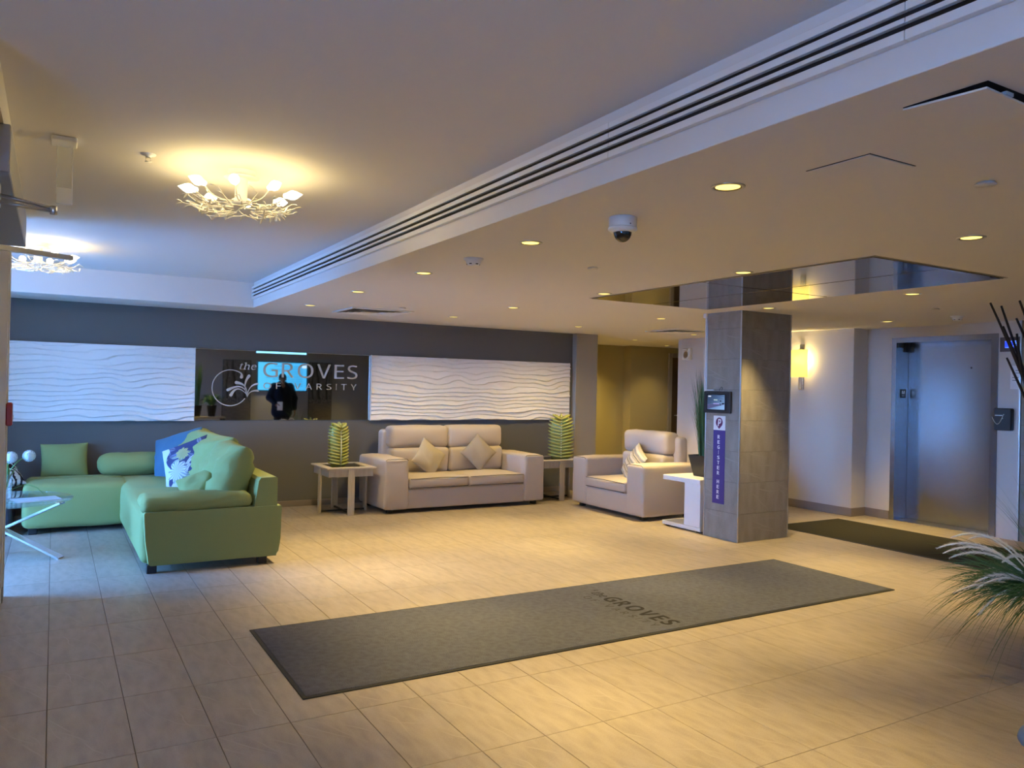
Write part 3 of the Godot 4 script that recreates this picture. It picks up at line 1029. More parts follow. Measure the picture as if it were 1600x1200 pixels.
func build_back_wall():
	wave_panel(-1.20, 1.335, "long white wave relief wall panel above the green sectional sofa", 3)
	wave_panel(3.375, 6.335, "long white wave relief wall panel above the beige loveseat", 8)
	var m := thing("mirror_sign", "grey mirror sign with frosted lettering and plume emblem between two wave panels", "mirror", Vector3(0, 0, BACK))
	obj("mirror", box(Vector3(1.342, 1.014, 0.0), Vector3(3.368, 1.806, 0.012), 0.002), M.mirror, m)
	obj("edge_strip", boxes([[Vector3(3.352, 1.014, 0.0125), Vector3(3.366, 1.80, 0.016)], [Vector3(1.344, 1.806, 0.0), Vector3(3.366, 1.811, 0.014)]], 0.001), M.satin, m)
	var e := ST()
	# ring of the emblem with its drop-shaped end
	var ring := []
	var rw := []
	for i in 41:
		var t := i / 40.0
		var a := lerpf(-0.62, -5.15, t)
		ring.append(logo_point(360.0 + 28.5 * cos(a), 605.5 - 28.5 * sin(a)))
		rw.append(0.010)
	# from base round under and up to the top, then the drop
	add_stroke(e, ring, rw, Vector3(0, 0, 1))
	logo_stroke(e, Vector2(372, 579.7), Vector2(379, 582), Vector2(377, 588), 0.012, 0.036)
	var base := Vector2(387, 620)
	logo_stroke(e, base, Vector2(378, 600), Vector2(389, 586), 0.006, 0.034)
	logo_stroke(e, base, Vector2(388, 598), Vector2(369, 597), 0.006, 0.036)
	logo_stroke(e, base, Vector2(383, 594), Vector2(356, 609), 0.006, 0.032)
	logo_stroke(e, Vector2(385, 615), Vector2(370, 598), Vector2(361, 617), 0.006, 0.036)
	logo_stroke(e, base, Vector2(388, 600), Vector2(403, 598.5), 0.006, 0.022)
	logo_stroke(e, base, Vector2(390, 608), Vector2(404, 609.5), 0.006, 0.024)
	obj("emblem", done(e), M.frost, m)
	var st := ST()
	add_text(st, "the", Vector3(1.815, 1.592, 0.0122), Vector3(0.185, 0, 0), Vector3(0, 0.078, 0), "Droid Serif", 0.0015, 0.22)
	obj("lettering", done(st), M.frost, m)
	st = ST()
	spaced(st, "GROVES", Vector3(2.077, 1.512, 0.0122), 1.125, Vector3.RIGHT, Vector3.UP, 0.168, 0.80, 0.0015)
	obj("lettering", done(st), M.frost, m)
	st = ST()
	spaced(st, "OF VARSITY", Vector3(2.082, 1.378, 0.0122), 1.112, Vector3.RIGHT, Vector3.UP, 0.070, 0.56, 0.0015)
	obj("lettering", done(st), M.frost, m)
	# added glowing strip, stands in for a bright reflection at the mirror top
	var lb := thing("reflection_strip", "thin glowing cyan strip standing in for a reflection at the top edge of the mirror", "reflection strip", Vector3(2.28, 1.797, BACK))
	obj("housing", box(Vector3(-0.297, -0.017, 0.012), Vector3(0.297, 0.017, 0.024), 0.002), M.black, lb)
	obj("glow_face", box(Vector3(-0.288, -0.0115, 0.020), Vector3(0.288, 0.0115, 0.029), 0.003), M.cyan_reflection, lb)
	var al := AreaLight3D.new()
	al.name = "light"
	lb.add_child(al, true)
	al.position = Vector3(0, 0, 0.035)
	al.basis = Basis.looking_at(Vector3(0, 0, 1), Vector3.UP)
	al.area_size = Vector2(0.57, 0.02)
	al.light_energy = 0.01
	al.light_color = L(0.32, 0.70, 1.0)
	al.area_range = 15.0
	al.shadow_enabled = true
	# speaker strobe on the wall past the hall opening
	var sb := thing("alarm_strobe", "white wall alarm speaker with round grille by the hall opening", "alarm", Vector3(8.2, 2.005, -8.745), -PI / 2)
	obj("housing", box(Vector3(-0.09, -0.09, 0), Vector3(0.09, 0.09, 0.05), 0.008), M.white_metal, sb)
	obj("grille", lathe([Vector2(0.055, 0), Vector2(0.055, 0.006), Vector2(0.045, 0.008), Vector2(0, 0.010)], Vector3.ZERO, 20), M.satin, sb, Vector3(0, -0.015, 0.05)).rotation.x = PI / 2
	obj("strobe_lens", box(Vector3(-0.04, 0.055, 0.05), Vector3(0.04, 0.08, 0.066), 0.004), M.white, sb)

# letters one by one: lo is the lower left corner of the line, wide its width, each letter hh tall
func spaced(st: SurfaceTool, s: String, lo: Vector3, wide: float, u: Vector3, v: Vector3, hh: float, fill: float, depth: float, font := "Droid Sans", weight := 400):
	var rel := {"I": 0.16, "V": 1.0, "O": 1.12, "G": 1.0, "R": 0.85, "E": 0.72, "S": 0.75, "F": 0.70, "T": 0.85, "Y": 0.9, "A": 0.98, " ": 0.6}
	var total := 0.0
	for ch in s:
		total += float(rel.get(ch, 0.85))
	var gap := wide * (1.0 - fill) / (s.length() - 1)
	var x := 0.0
	for ch in s:
		var w: float = float(rel.get(ch, 0.85)) / total * wide * fill
		if ch != " ":
			add_text(st, ch, lo + u * x, u * w, v * hh, font, depth, 0.0, weight)
		x += w + gap

# ==================================================================== column
func build_column():
	var lo := Vector3(5.695, 0, -5.806)
	var hi := Vector3(6.392, LOW, -5.352)
	var col := struct("column", box(Vector3(lo.x + 0.006, 0, lo.z + 0.006), Vector3(hi.x - 0.006, LOW, hi.z - 0.006), 0.0), M.grout)
	var wx := (hi.x - lo.x) / 2 - 0.006
	var wz := (hi.z - lo.z) / 2 - 0.006
	for j in 8:
		var ya := maxf(0.0, -0.026 + 0.3 * j) + 0.001
		var yb := minf(LOW, -0.026 + 0.3 * (j + 1)) - 0.001
		var hv := (yb - ya) / 2
		var c := (lo + hi) / 2
		c.y = (ya + yb) / 2
		var k := (j * 3) % 4
		obj("tile", tile_mesh(wx, hv, Vector3.RIGHT, Vector3.UP, k / 4.0, (k + 1) / 4.0, j % 2 == 0), M.column_tile, col, Vector3(c.x, c.y, hi.z))
		obj("tile", tile_mesh(wx, hv, Vector3.LEFT, Vector3.UP, k / 4.0, (k + 1) / 4.0, j % 2 == 1), M.column_tile, col, Vector3(c.x, c.y, lo.z))
		k = (j * 3 + 1) % 4
		obj("tile", tile_mesh(wz, hv, Vector3.BACK, Vector3.UP, k / 4.0, (k + 0.7) / 4.0, j % 2 == 1), M.column_tile, col, Vector3(lo.x, c.y, c.z))
		obj("tile", tile_mesh(wz, hv, Vector3.FORWARD, Vector3.UP, k / 4.0, (k + 0.7) / 4.0, j % 2 == 0), M.column_tile, col, Vector3(hi.x, c.y, c.z))
	for e in [[lo.x, hi.z], [lo.x, lo.z], [hi.x, hi.z], [hi.x, lo.z]]:
		obj("corner_trim", box(Vector3(e[0] - 0.006, 0, e[1] - 0.006), Vector3(e[0] + 0.006, LOW, e[1] + 0.006), 0.002), M.satin, col)
	# cable duct and tablet
	var x := lo.x
	var duct := thing("cable_duct", "thin white cable duct down the column to the tablet", "cable duct")
	obj("channel", boxes([[Vector3(x - 0.016, 1.452, -5.822), Vector3(x, LOW - 0.02, -5.808)], [Vector3(x - 0.016, 1.460, -5.82), Vector3(x - 0.001, 1.472, -5.69)]], 0.002), M.white_metal, duct)
	obj("junction_box", box(Vector3(x - 0.02, LOW - 0.045, -5.85), Vector3(x, LOW - 0.001, -5.80), 0.003), M.white_metal, duct)
	obj("cable", tube([Vector3(x - 0.003, 1.462, -5.62), Vector3(x - 0.012, 1.48, -5.61), Vector3(x - 0.014, 1.50, -5.585), Vector3(x - 0.012, 1.49, -5.575), Vector3(x - 0.004, 1.462, -5.59)], [0.0022], 5), M.black, duct)
	var tb := thing("tablet", "black framed tablet with a lit screen mounted on the tiled column", "tablet", Vector3(x, 1.347, -5.632), -PI / 2)
	obj("frame", box(Vector3(-0.178, -0.108, 0), Vector3(0.178, 0.108, 0.028), 0.006), M.black, tb)
	obj("bezel", box(Vector3(-0.135, -0.080, 0.028), Vector3(0.120, 0.080, 0.031), 0.001), M.slot, tb)
	var scr := mat(Color.BLACK, 0.2)
	scr.emission_enabled = true
	scr.emission = Color.WHITE
	scr.emission_operator = BaseMaterial3D.EMISSION_OP_MULTIPLY
	scr.emission_energy_multiplier = 0.75
	scr.emission_texture = grid_image(96, 64, tablet_picture)
	obj("screen", face(0.232, 0.145), scr, tb, Vector3(-0.006, 0.0, 0.0315))
	# register sign
	var sg := thing("register_sign", "tall purple sign reading REGISTER HERE under a white parking pin square", "sign", Vector3(x, 0, -5.614), -PI / 2)
	obj("board", box(Vector3(-0.079, 0.345, 0.0), Vector3(0.079, 1.07, 0.004), 0.001), M.purple, sg)
	obj("board_white", box(Vector3(-0.079, 1.071, 0.0), Vector3(0.079, 1.213, 0.004), 0.001), M.print_white, sg)
	var st := ST()
	var y := 1.022
	for ch in "REGISTER HERE":
		if ch != " ":
			var w := 0.007 if ch == "I" else 0.030
			add_text(st, ch, Vector3(-w / 2 - 0.004, y - 0.036, 0.004), Vector3(w, 0, 0), Vector3(0, 0.036, 0), "Droid Sans", 0.0012, 0.0, 700)
			y -= 0.0508
		else:
			y -= 0.035
	obj("lettering", done(st), M.print_white, sg)
	st = ST()
	flat(st)
	var outline := []
	for i in 25:
		var a := lerpf(-0.65, PI + 0.65, i / 24.0)
		outline.append(Vector3(0.046 * cos(a), 1.148 + 0.048 * sin(a), 0.0052))
	for i in 24:
		trig(st, Vector3(0, 1.148, 0.0052), outline[i], outline[i + 1])
	trig(st, Vector3(0, 1.148, 0.0052), outline[24], Vector3(0, 1.082, 0.0052))
	trig(st, Vector3(0, 1.148, 0.0052), Vector3(0, 1.082, 0.0052), outline[0])
	obj("pin", done(st), M.maroon, sg)
	st = ST()
	add_text(st, "P", Vector3(-0.020, 1.110, 0.0053), Vector3(0.046, 0, 0), Vector3(0, 0.072, 0), "Droid Sans", 0.001, 0.12, 700)
	obj("lettering", done(st), M.print_white, sg)

func face(w: float, h: float) -> ArrayMesh:
	var st := ST()
	flat(st)
	quad(st, Vector3(-w / 2, -h / 2, 0), Vector3(w / 2, -h / 2, 0), Vector3(w / 2, h / 2, 0), Vector3(-w / 2, h / 2, 0), Vector2(0, 1), Vector2(1, 1), Vector2(1, 0), Vector2(0, 0))
	return done(st)

func tablet_picture(u: float, v: float) -> Color:
	var c := L(0.05, 0.09, 0.20).lerp(L(0.30, 0.50, 0.85), smoothstep(0.1, 1.0, u * 0.6 + v * 0.5))
	if v < 0.62 and fmod(v * 9.0 + u * 1.5, 1.0) < 0.35: c = c.darkened(0.5)
	if v > 0.62 and v - 0.62 < 0.35 * (1.0 - u): c = L(0.10, 0.10, 0.24)
	if u > 0.36 and u < 0.58 and v > 0.31 and v < 0.37: c = L(0.75, 0.95, 0.95)
	if u > 0.04 and u < 0.2 and v > 0.06 and v < 0.13: c = L(0.9, 0.9, 0.95)
	if Vector2((u - 0.76) * 1.4, v - 0.42).length() < 0.05: c = L(0.01, 0.02, 0.06)
	if u > 0.84 and u < 0.97 and v > 0.53 and v < 0.62: c = L(0.01, 0.02, 0.06)
	if Vector2((u - 0.76) * 1.4, v - 0.66).length() < 0.05: c = L(0.01, 0.02, 0.06)
	if u > 0.34 and u < 0.68 and v > 0.55 and v < 0.64: c = L(0.38, 0.34, 0.75)
	return c

# ==================================================================== elevator wall
func build_elevator():
	var el := thing("door_2", "brushed steel elevator door in a steel frame at the right", "elevator door")
	el.set_meta("kind", "structure")
	var st := ST()
	obj("door_panel", box(Vector3(0, 0, 0), Vector3(0.03, 2.06, 1.10), 0.002), M.door_steel, el, Vector3(8.69, 0.006, -5.56))
	obj("jamb", boxes([[Vector3(8.450, 0, -5.618), Vector3(8.73, 2.12, -5.562)]], 0.002), M.door_steel, el)
	obj("jamb", boxes([[Vector3(8.450, 0, -4.495), Vector3(8.73, 2.12, -4.425)]], 0.002), M.door_steel, el)
	obj("header", box(Vector3(8.450, 2.062, -5.562), Vector3(8.73, 2.12, -4.495), 0.002), M.door_steel, el)
	obj("threshold", box(Vector3(8.46, -0.002, -5.562), Vector3(8.73, 0.004, -4.495), 0.001), M.satin, el)
	obj("keyhole", lathe([Vector2(0.010, 0), Vector2(0.010, 0.003), Vector2(0, 0.003)], Vector3.ZERO, 12), M.black, el, Vector3(8.690, 1.772, -4.83)).rotation.z = PI / 2
	obj("hall_lantern", box(Vector3(8.475, 2.008, -5.562), Vector3(8.588, 2.062, -5.548), 0.002), M.black, el)
	obj("hall_lantern", box(Vector3(8.610, 1.961, -5.562), Vector3(8.690, 2.062, -5.542), 0.002), M.black, el)
	var fp := obj("floor_plate", box(Vector3(8.541, 1.423, -5.562), Vector3(8.643, 1.526, -5.558), 0.001), M.black, el)
	st = ST()
	add_text(st, "M", Vector3(8.568, 1.468, -5.558), Vector3(0.05, 0, 0), Vector3(0, 0.04, 0), "Droid Sans", 0.001, 0, 700)
	for k in 3:
		add_box(st, Vector3(8.570 + 0.018 * k, 1.445, -5.558), Vector3(8.578 + 0.018 * k, 1.452, -5.557), 0.0)
	obj("lettering", done(st), M.satin, fp)
	# floor display, notice and phone box between the elevator and the tiled wall
	var fd := thing("floor_display", "brown elevator floor indicator plate with a bright blue screen", "display", Vector3(8.46, 2.0, -4.30), -PI / 2)
	obj("plate", box(Vector3(-0.11, -0.075, 0), Vector3(0.085, 0.075, 0.008), 0.002), mat(L(0.10, 0.07, 0.06), 0.4), fd)
	obj("screen", box(Vector3(-0.06, -0.035, 0.008), Vector3(0.07, 0.035, 0.010), 0.001), glow(L(0.02, 0.06, 1.0), 1.3), fd)
	st = ST()
	for e in [[-0.055, 0.030, 0.06, 0.033], [-0.055, -0.033, 0.012, -0.030], [0.018, -0.022, 0.028, -0.014], [0.028, -0.010, 0.036, 0.010], [0.044, 0.004, 0.052, 0.018], [0.050, -0.024, 0.058, -0.008]]:
		add_box(st, Vector3(e[0], e[1], 0.010), Vector3(e[2], e[3], 0.0108), 0.0)
	obj("symbols", done(st), glow(L(0.3, 0.6, 1.0), 1.2), fd)
	var nt := thing("notice", "white paper notice on the wall right of the elevator", "notice", Vector3(8.46, 1.66, -4.255), -PI / 2)
	obj("sheet", box(Vector3(-0.05, -0.12, 0), Vector3(0.05, 0.12, 0.004), 0.001), M.print_white, nt)
	st = ST()
	for e in [[0.0, 0.070, 0.04], [0.0, 0.045, 0.042], [-0.03, 0.0, 0.03], [-0.03, -0.03, 0.035]]:
		add_box(st, Vector3(e[0], e[1] - 0.004, 0.004), Vector3(e[2], e[1] + 0.004, 0.0047), 0.0)
	obj("print_line", done(st), mat(L(0.25, 0.28, 0.30), 0.8), nt)
	var pb := thing("phone_box", "black emergency phone box with a hanging chain beside the elevator", "phone box", Vector3(8.46, 1.228, -4.345), -PI / 2)
	obj("housing", box(Vector3(-0.09, -0.115, 0), Vector3(0.085, 0.115, 0.06), 0.01), M.black, pb)
	obj("name_plate", box(Vector3(-0.075, 0.035, 0.06), Vector3(0.0, 0.045, 0.062), 0.001), M.satin, pb)
	var links := []
	for i in 13:
		var t := i / 12.0
		links.append(Vector3(lerpf(-0.10, 0.012, t), 0.02 + 0.03 * t - 0.085 * sin(PI * t), 0.066))
	obj("chain", tube(links, [0.0035], 6), M.satin, pb)
	obj("stud", boxes([[Vector3(0.008, 0.045, 0.06), Vector3(0.018, 0.055, 0.068)], [Vector3(-0.002, 0.005, 0.06), Vector3(0.006, 0.015, 0.068)]], 0.001), M.satin, pb)
	# wall sconce
	var sc := thing("wall_sconce", "lit yellow glass wall sconce on chrome stem beside the column", "wall lamp", Vector3(8.2, 1.83, -6.672), -PI / 2)
	obj("back_plate", box(Vector3(-0.035, -0.335, 0.0), Vector3(0.035, 0.245, 0.018), 0.003), M.chrome, sc)
	obj("stem", box(Vector3(-0.028, -0.325, 0.018), Vector3(0.028, -0.17, 0.045), 0.004), M.chrome, sc)
	obj("top_bracket", boxes([[Vector3(-0.03, 0.195, 0.018), Vector3(0.03, 0.235, 0.024)], [Vector3(-0.02, 0.175, 0.018), Vector3(0.02, 0.185, 0.06)]], 0.002), M.chrome, sc)
	st = ST()
	smooth(st)
	var n := 12
	for i in n:
		var u0 := i / float(n) * 2 - 1
		var u1 := (i + 1) / float(n) * 2 - 1
		var p0 := Vector3(0.132 * u0, 0, 0.075 + 0.035 * (1 - u0 * u0))
		var p1 := Vector3(0.132 * u1, 0, 0.075 + 0.035 * (1 - u1 * u1))
		quad(st, p0 + Vector3(0, -0.172, 0), p1 + Vector3(0, -0.172, 0), p1 + Vector3(0, 0.172, 0), p0 + Vector3(0, 0.172, 0))
		quad(st, p1 + Vector3(0, -0.172, -0.006), p0 + Vector3(0, -0.172, -0.006), p0 + Vector3(0, 0.172, -0.006), p1 + Vector3(0, 0.172, -0.006))
	var shade := mat(L(0.85, 0.70, 0.16), 0.4)
	shade.emission_enabled = true
	shade.emission = L(1.0, 0.72, 0.06)
	shade.emission_energy_multiplier = 1.0
	shade.backlight_enabled = true
	shade.backlight = Color(0.9, 0.9, 0.9)
	obj("shade", done(st), shade, sc)
	for dx in [-0.03, 0.045]:
		var b := obj("bulb", lathe([Vector2(0, -0.035), Vector2(0.012, -0.03), Vector2(0.02, 0.0), Vector2(0.015, 0.022), Vector2(0, 0.032)], Vector3.ZERO, 14), M.bulb, sc, Vector3(dx, 0.045, 0.052))
		omni(sc, Vector3(dx, 0.045, 0.052), 0.13, M.bulb_color, 0.016)

# ==================================================================== left edge
func build_left_side():
	var op := thing("door_operator", "grey automatic door operator housing with steel arms along the left wall", "door operator")
	obj("housing", box(Vector3(-0.309, 2.19, -5.22), Vector3(-0.152, 2.365, -3.36), 0.004), mat(L(0.30, 0.30, 0.31), 0.5, 0.3), op)
	# two slim rods meeting at an elbow
	obj("arm", tube([Vector3(-0.205, 2.150, -3.58), Vector3(-0.014, 2.123, -3.6)], [0.0075], 8), M.steel, op)
	obj("arm", tube([Vector3(-0.205, 2.118, -3.56), Vector3(-0.014, 2.112, -3.6)], [0.0075], 8), M.steel, op)
	obj("arm_bracket", box(Vector3(-0.23, 2.10, -3.60), Vector3(-0.19, 2.191, -3.54), 0.003), M.steel, op)
	obj("elbow", lathe([Vector2(0, 0.018), Vector2(0.013, 0.016), Vector2(0.013, -0.018), Vector2(0, -0.02)], Vector3(-0.014, 2.117, -3.6), 14), M.steel, op)
	var rl := thing("door_rail", "slim steel door rail with clear glass fin below the operator at the left", "door rail")
	var a := Vector3(-0.325, 2.238, -5.66)
	var b := Vector3(0.086, 2.238, -5.88)
	var st := ST()
	add_bar(st, a, b, Vector3.UP, 0.030, 0.04)
	obj("rail", done(st), M.steel, rl)
	st = ST()
	add_bar(st, a + Vector3(0, -0.05, 0), b + Vector3(0.0, -0.05, 0), Vector3.UP, 0.062, 0.012)
	obj("glass_fin", done(st), M.glass, rl)
	# clear hanging exit sign plate
	var ex := thing("hanging_sign_plate", "clear acrylic sign plate hanging edge-on from the upper ceiling", "sign plate", Vector3(0.02, HIGH, -3.95))
	obj("canopy", box(Vector3(-0.05, -0.02, -0.09), Vector3(0.05, 0, 0.03), 0.004), M.white_metal, ex)
	obj("plate", box(Vector3(-0.026, -0.275, -0.09), Vector3(0.032, -0.02, -0.075), 0.001), M.acrylic, ex)
	obj("edge", boxes([[Vector3(-0.030, -0.235, -0.076), Vector3(-0.026, -0.02, -0.07)], [Vector3(0.032, -0.275, -0.076), Vector3(0.036, -0.02, -0.07)], [Vector3(-0.026, -0.275, -0.074), Vector3(0.032, -0.205, -0.071)]], 0.0), M.acrylic_edge, ex)
	# fire alarm pull
	var fa := thing("fire_alarm_pull", "red fire alarm pull station on the wall edge at the left", "fire alarm", Vector3(-0.262, 1.21, -6.01), PI / 2)
	obj("housing", box(Vector3(-0.05, -0.075, 0), Vector3(0.05, 0.075, 0.036), 0.008), M.red, fa)
	obj("handle", box(Vector3(-0.03, -0.03, 0.036), Vector3(0.03, -0.005, 0.042), 0.002), M.white, fa)

# ==================================================================== sofas
func seat(called: String, label: String, cat: String, cushions: int, wide: float, at: Vector3, turn: float, seed_: int) -> Node3D:
	# local: x along the width, front at z = 0 facing +z, back at z = -0.86
	var t := thing(called, label, cat, at, turn)
	var w := wide / 2
	var arm := 0.295
	var inner := w - arm
	obj("base", soft(Vector3(-inner - 0.02, 0.045, -0.80), Vector3(inner + 0.02, 0.275, -0.015), 0.02, Vector3(0, 0, 0.006), 0.006, seed_), M.beige, t)
	for s in [-1.0, 1.0]:
		var a := obj("arm", soft(Vector3(minf(s * inner, s * w), 0.045, -0.86), Vector3(maxf(s * inner, s * w), 0.615, 0.0), 0.035, Vector3(0.008, 0.010, 0.008), 0.012, seed_ + int(s) + 5), M.beige, t)
		var x0: float = minf(s * inner, s * w) + 0.012
		var x1: float = maxf(s * inner, s * w) - 0.012
		obj("piping", tube([Vector3(x0, 0.60, 0.0), Vector3(x0 + 0.02, 0.615, 0.002), Vector3(x1 - 0.02, 0.615, 0.002), Vector3(x1, 0.60, 0.0)], [0.0035], 5), M.piping, a)
		for zz in [-0.10, -0.74]:
			obj("leg", box(Vector3(s * (w - 0.10) - 0.03, 0, zz - 0.03), Vector3(s * (w - 0.10) + 0.03, 0.055, zz + 0.03), 0.004), M.black, t)
	obj("back_frame", soft(Vector3(-inner - 0.06, 0.06, -0.88), Vector3(inner + 0.06, 0.905, -0.72), 0.045, Vector3(0, 0.01, 0.01), 0.008, seed_ + 9), M.beige, t)
	var cw := inner * 2 / cushions
	for i in cushions:
		var x0 := -inner + cw * i + 0.004
		var x1 := x0 + cw - 0.008
		var c := obj("seat_cushion", soft(Vector3(x0, 0.275, -0.66), Vector3(x1, 0.395, 0.012), 0.035, Vector3(0, 0.02, 0.01), 0.008, seed_ + 20 + i), M.beige, t)
		obj("piping", tube([Vector3(x0 + 0.012, 0.385, 0.010), Vector3(lerpf(x0, x1, 0.5), 0.393, 0.018), Vector3(x1 - 0.012, 0.385, 0.010)], [0.004], 5), M.piping, c)
		obj("piping", tube([Vector3(x0 + 0.012, 0.283, 0.010), Vector3(x1 - 0.012, 0.283, 0.010)], [0.004], 5), M.piping, c)
		var b := obj("back_cushion", soft(Vector3(x0, 0.39, -0.78), Vector3(x1, 0.695, -0.535), 0.05, Vector3(0, 0.0, 0.025), 0.010, seed_ + 30 + i), M.beige, t)
		obj("headrest", soft(Vector3(x0 - 0.012, 0.69, -0.80), Vector3(x1 + 0.006, 0.955, -0.565), 0.055, Vector3(0, 0.008, 0.03), 0.010, seed_ + 40 + i), M.beige, b)
	return t

func place_pillow(called: String, mesh: Mesh, m: Material, label: String, at: Vector3, yaw: float, lean: float, roll: float, group := ""):
	var o := obj(called, mesh, m)
	o.basis = Basis(Vector3.UP, yaw) * Basis(Vector3.RIGHT, -lean) * Basis(Vector3.BACK, roll)
	o.position = at
	tag(o, label, "pillow", group)
	return o

func build_seating():
	seat("loveseat", "beige fabric two-seat loveseat with wide square arms under the right wave panel", "sofa", 2, 2.12, Vector3(4.262, 0, -8.205), 0.0, 4)
	seat("club_chair", "beige fabric club chair with wide square arms beside the tiled column", "armchair", 1, 1.36, Vector3(5.605, 0, -7.33), -PI / 2, 60)
	place_pillow("throw_pillow", pillow(0.36, 0.36, 0.13, 0.07, 0.5, 3), M.cream, "cream diamond-set throw pillow on the left loveseat seat, with a center fold", Vector3(3.905, 0.585, -8.585), 0.15, 0.28, PI / 4 + 0.12)
	place_pillow("throw_pillow", pillow(0.35, 0.35, 0.12, 0.07, 0.5, 5), M.taupe, "taupe diamond-set throw pillow on the right loveseat seat", Vector3(4.62, 0.625, -8.655), -0.1, 0.22, PI / 4)
	var sp = place_pillow("throw_pillow", pillow(0.42, 0.42, 0.15, 0.06, 0.5, 7), M.stripe, "cream and grey striped throw pillow tilted on the club chair", Vector3(5.975, 0.565, -7.26), -PI / 2 - 0.25, 0.42, PI / 4 + 0.35)
	# green sectional: one run comes out from the back wall, the chaise lies along it
	var g := thing("sectional_sofa", "lime green L-shaped sectional sofa in the back left corner", "sofa")
	obj("seat_base", soft(Vector3(0.585, 0.055, -9.10), Vector3(1.45, 0.455, -6.43), 0.06, Vector3(0.015, 0.03, 0), 0.012, 3), M.green, g)
	obj("chaise", soft(Vector3(-0.225, 0.055, -9.13), Vector3(0.66, 0.462, -8.385), 0.06, Vector3(0.01, 0.02, 0.012), 0.012, 4), M.green, g)
	# end panel, narrower at the foot
	var st := ST()
	flat(st)
	var prof := [Vector2(0.598, 0.45), Vector2(0.605, 0.462), Vector2(1.60, 0.462), Vector2(1.606, 0.452), Vector2(1.60, 0.20), Vector2(1.585, 0.10), Vector2(1.56, 0.065), Vector2(0.65, 0.065), Vector2(0.635, 0.075), Vector2(0.61, 0.25)]
	for i in prof.size():
		var p: Vector2 = prof[i]
		var q: Vector2 = prof[(i + 1) % prof.size()]
		var cc := Vector2(1.1, 0.26)
		trig(st, Vector3(cc.x, cc.y, -6.345), Vector3(q.x, q.y, -6.35), Vector3(p.x, p.y, -6.35))
		trig(st, Vector3(cc.x, cc.y, -6.445), Vector3(p.x, p.y, -6.44), Vector3(q.x, q.y, -6.44))
		quad(st, Vector3(p.x, p.y, -6.35), Vector3(q.x, q.y, -6.35), Vector3(q.x, q.y, -6.44), Vector3(p.x, p.y, -6.44))
	obj("side_panel", done(st), M.green, g)
	st = ST()
	flat(st)
	var bp := [Vector2(1.385, 0.40), Vector2(1.425, 0.665), Vector2(1.44, 0.688), Vector2(1.56, 0.692), Vector2(1.572, 0.682), Vector2(1.572, 0.06), Vector2(1.40, 0.06)]
	for i in bp.size():
		var p: Vector2 = bp[i]
		var q: Vector2 = bp[(i + 1) % bp.size()]
		var cc := Vector2(1.49, 0.40)
		trig(st, Vector3(cc.x, cc.y, -6.362), Vector3(q.x, q.y, -6.364), Vector3(p.x, p.y, -6.364))
		trig(st, Vector3(cc.x, cc.y, -9.14), Vector3(p.x, p.y, -9.14), Vector3(q.x, q.y, -9.14))
		quad(st, Vector3(p.x, p.y, -6.364), Vector3(q.x, q.y, -6.364), Vector3(q.x, q.y, -9.14), Vector3(p.x, p.y, -9.14))
	obj("backrest", done(st), M.green, g)
	obj("arm_cushion", soft(Vector3(0.575, 0.452, -6.68), Vector3(1.392, 0.572, -6.362), 0.055, Vector3(0.0, 0.02, 0.0), 0.03, 8), M.green, g)
	for e in [[-6.92, 0.0, -0.05, 50], [-7.68, 0.025, 0.05, 53], [-8.48, 0.015, -0.12, 57]]:
		var o := obj("back_cushion", pillow(0.88, 0.56, 0.36, 0.035, 0.33, e[3], 0.05), M.green, g, Vector3(1.275, 0.665 + e[1], e[0]))
		o.basis = Basis(Vector3.UP, -PI / 2 + e[2]) * Basis(Vector3.RIGHT, -0.36)
	obj("tufting", tube(curve3(Vector3(0.615, 0.47, -8.75), Vector3(0.2, 0.493, -8.76), Vector3(-0.18, 0.475, -8.75), 8), [0.004], 5), M.green, g)
	for e in [Vector3(0.66, 0, -6.42), Vector3(1.47, 0, -6.42), Vector3(-0.14, 0, -8.45), Vector3(-0.14, 0, -9.05), Vector3(0.66, 0, -9.05), Vector3(1.47, 0, -9.05)]:
		obj("leg", box(e + Vector3(-0.035, 0, -0.03), e + Vector3(0.035, 0.065, 0.03), 0.004), M.black, g)
	place_pillow("throw_pillow", pillow(0.42, 0.34, 0.16, 0.05, 0.45, 21), M.green, "square green pillow standing against the wall at the chaise end", Vector3(0.11, 0.625, -9.05), 0.0, 0.12, 0.02)
	place_pillow("bolster", soft(Vector3(-0.31, -0.11, -0.10), Vector3(0.31, 0.11, 0.10), 0.085, Vector3(0.02, 0.01, 0.03), 0.02, 14), M.green, "long green bolster cushion lying along the wall on the chaise", Vector3(0.735, 0.575, -9.0), 0.0, 0.1, 0.0)
	place_pillow("throw_pillow", pillow(0.56, 0.52, 0.22, 0.05, 0.42, 31, 0.03), M.blue, "large plain blue throw pillow slumped in the green sofa corner", Vector3(1.13, 0.665, -8.70), -0.85, 0.38, 0.32)
	place_pillow("throw_pillow", pillow(0.46, 0.46, 0.18, 0.06, 0.42, 33, 0.02), M.floral, "navy floral throw pillow with a pale bloom on the green sofa", Vector3(1.08, 0.675, -7.72), -0.75, 0.42, 0.42)
	place_pillow("throw_pillow", pillow(0.34, 0.25, 0.13, 0.07, 0.45, 35, 0.02), M.green, "small green throw pillow in front of the navy floral pillow", Vector3(1.045, 0.585, -6.80), -0.55, 0.3, 0.42)
	# ottoman at the left with zebra pillow
	var ot := thing("ottoman", "dark charcoal ottoman at the left end of the green sofa", "ottoman", Vector3(-0.66, 0, -8.72))
	obj("cushion", soft(Vector3(-0.36, 0.07, -0.32), Vector3(0.36, 0.42, 0.32), 0.04, Vector3(0, 0.015, 0), 0.008, 4), M.charcoal, ot)
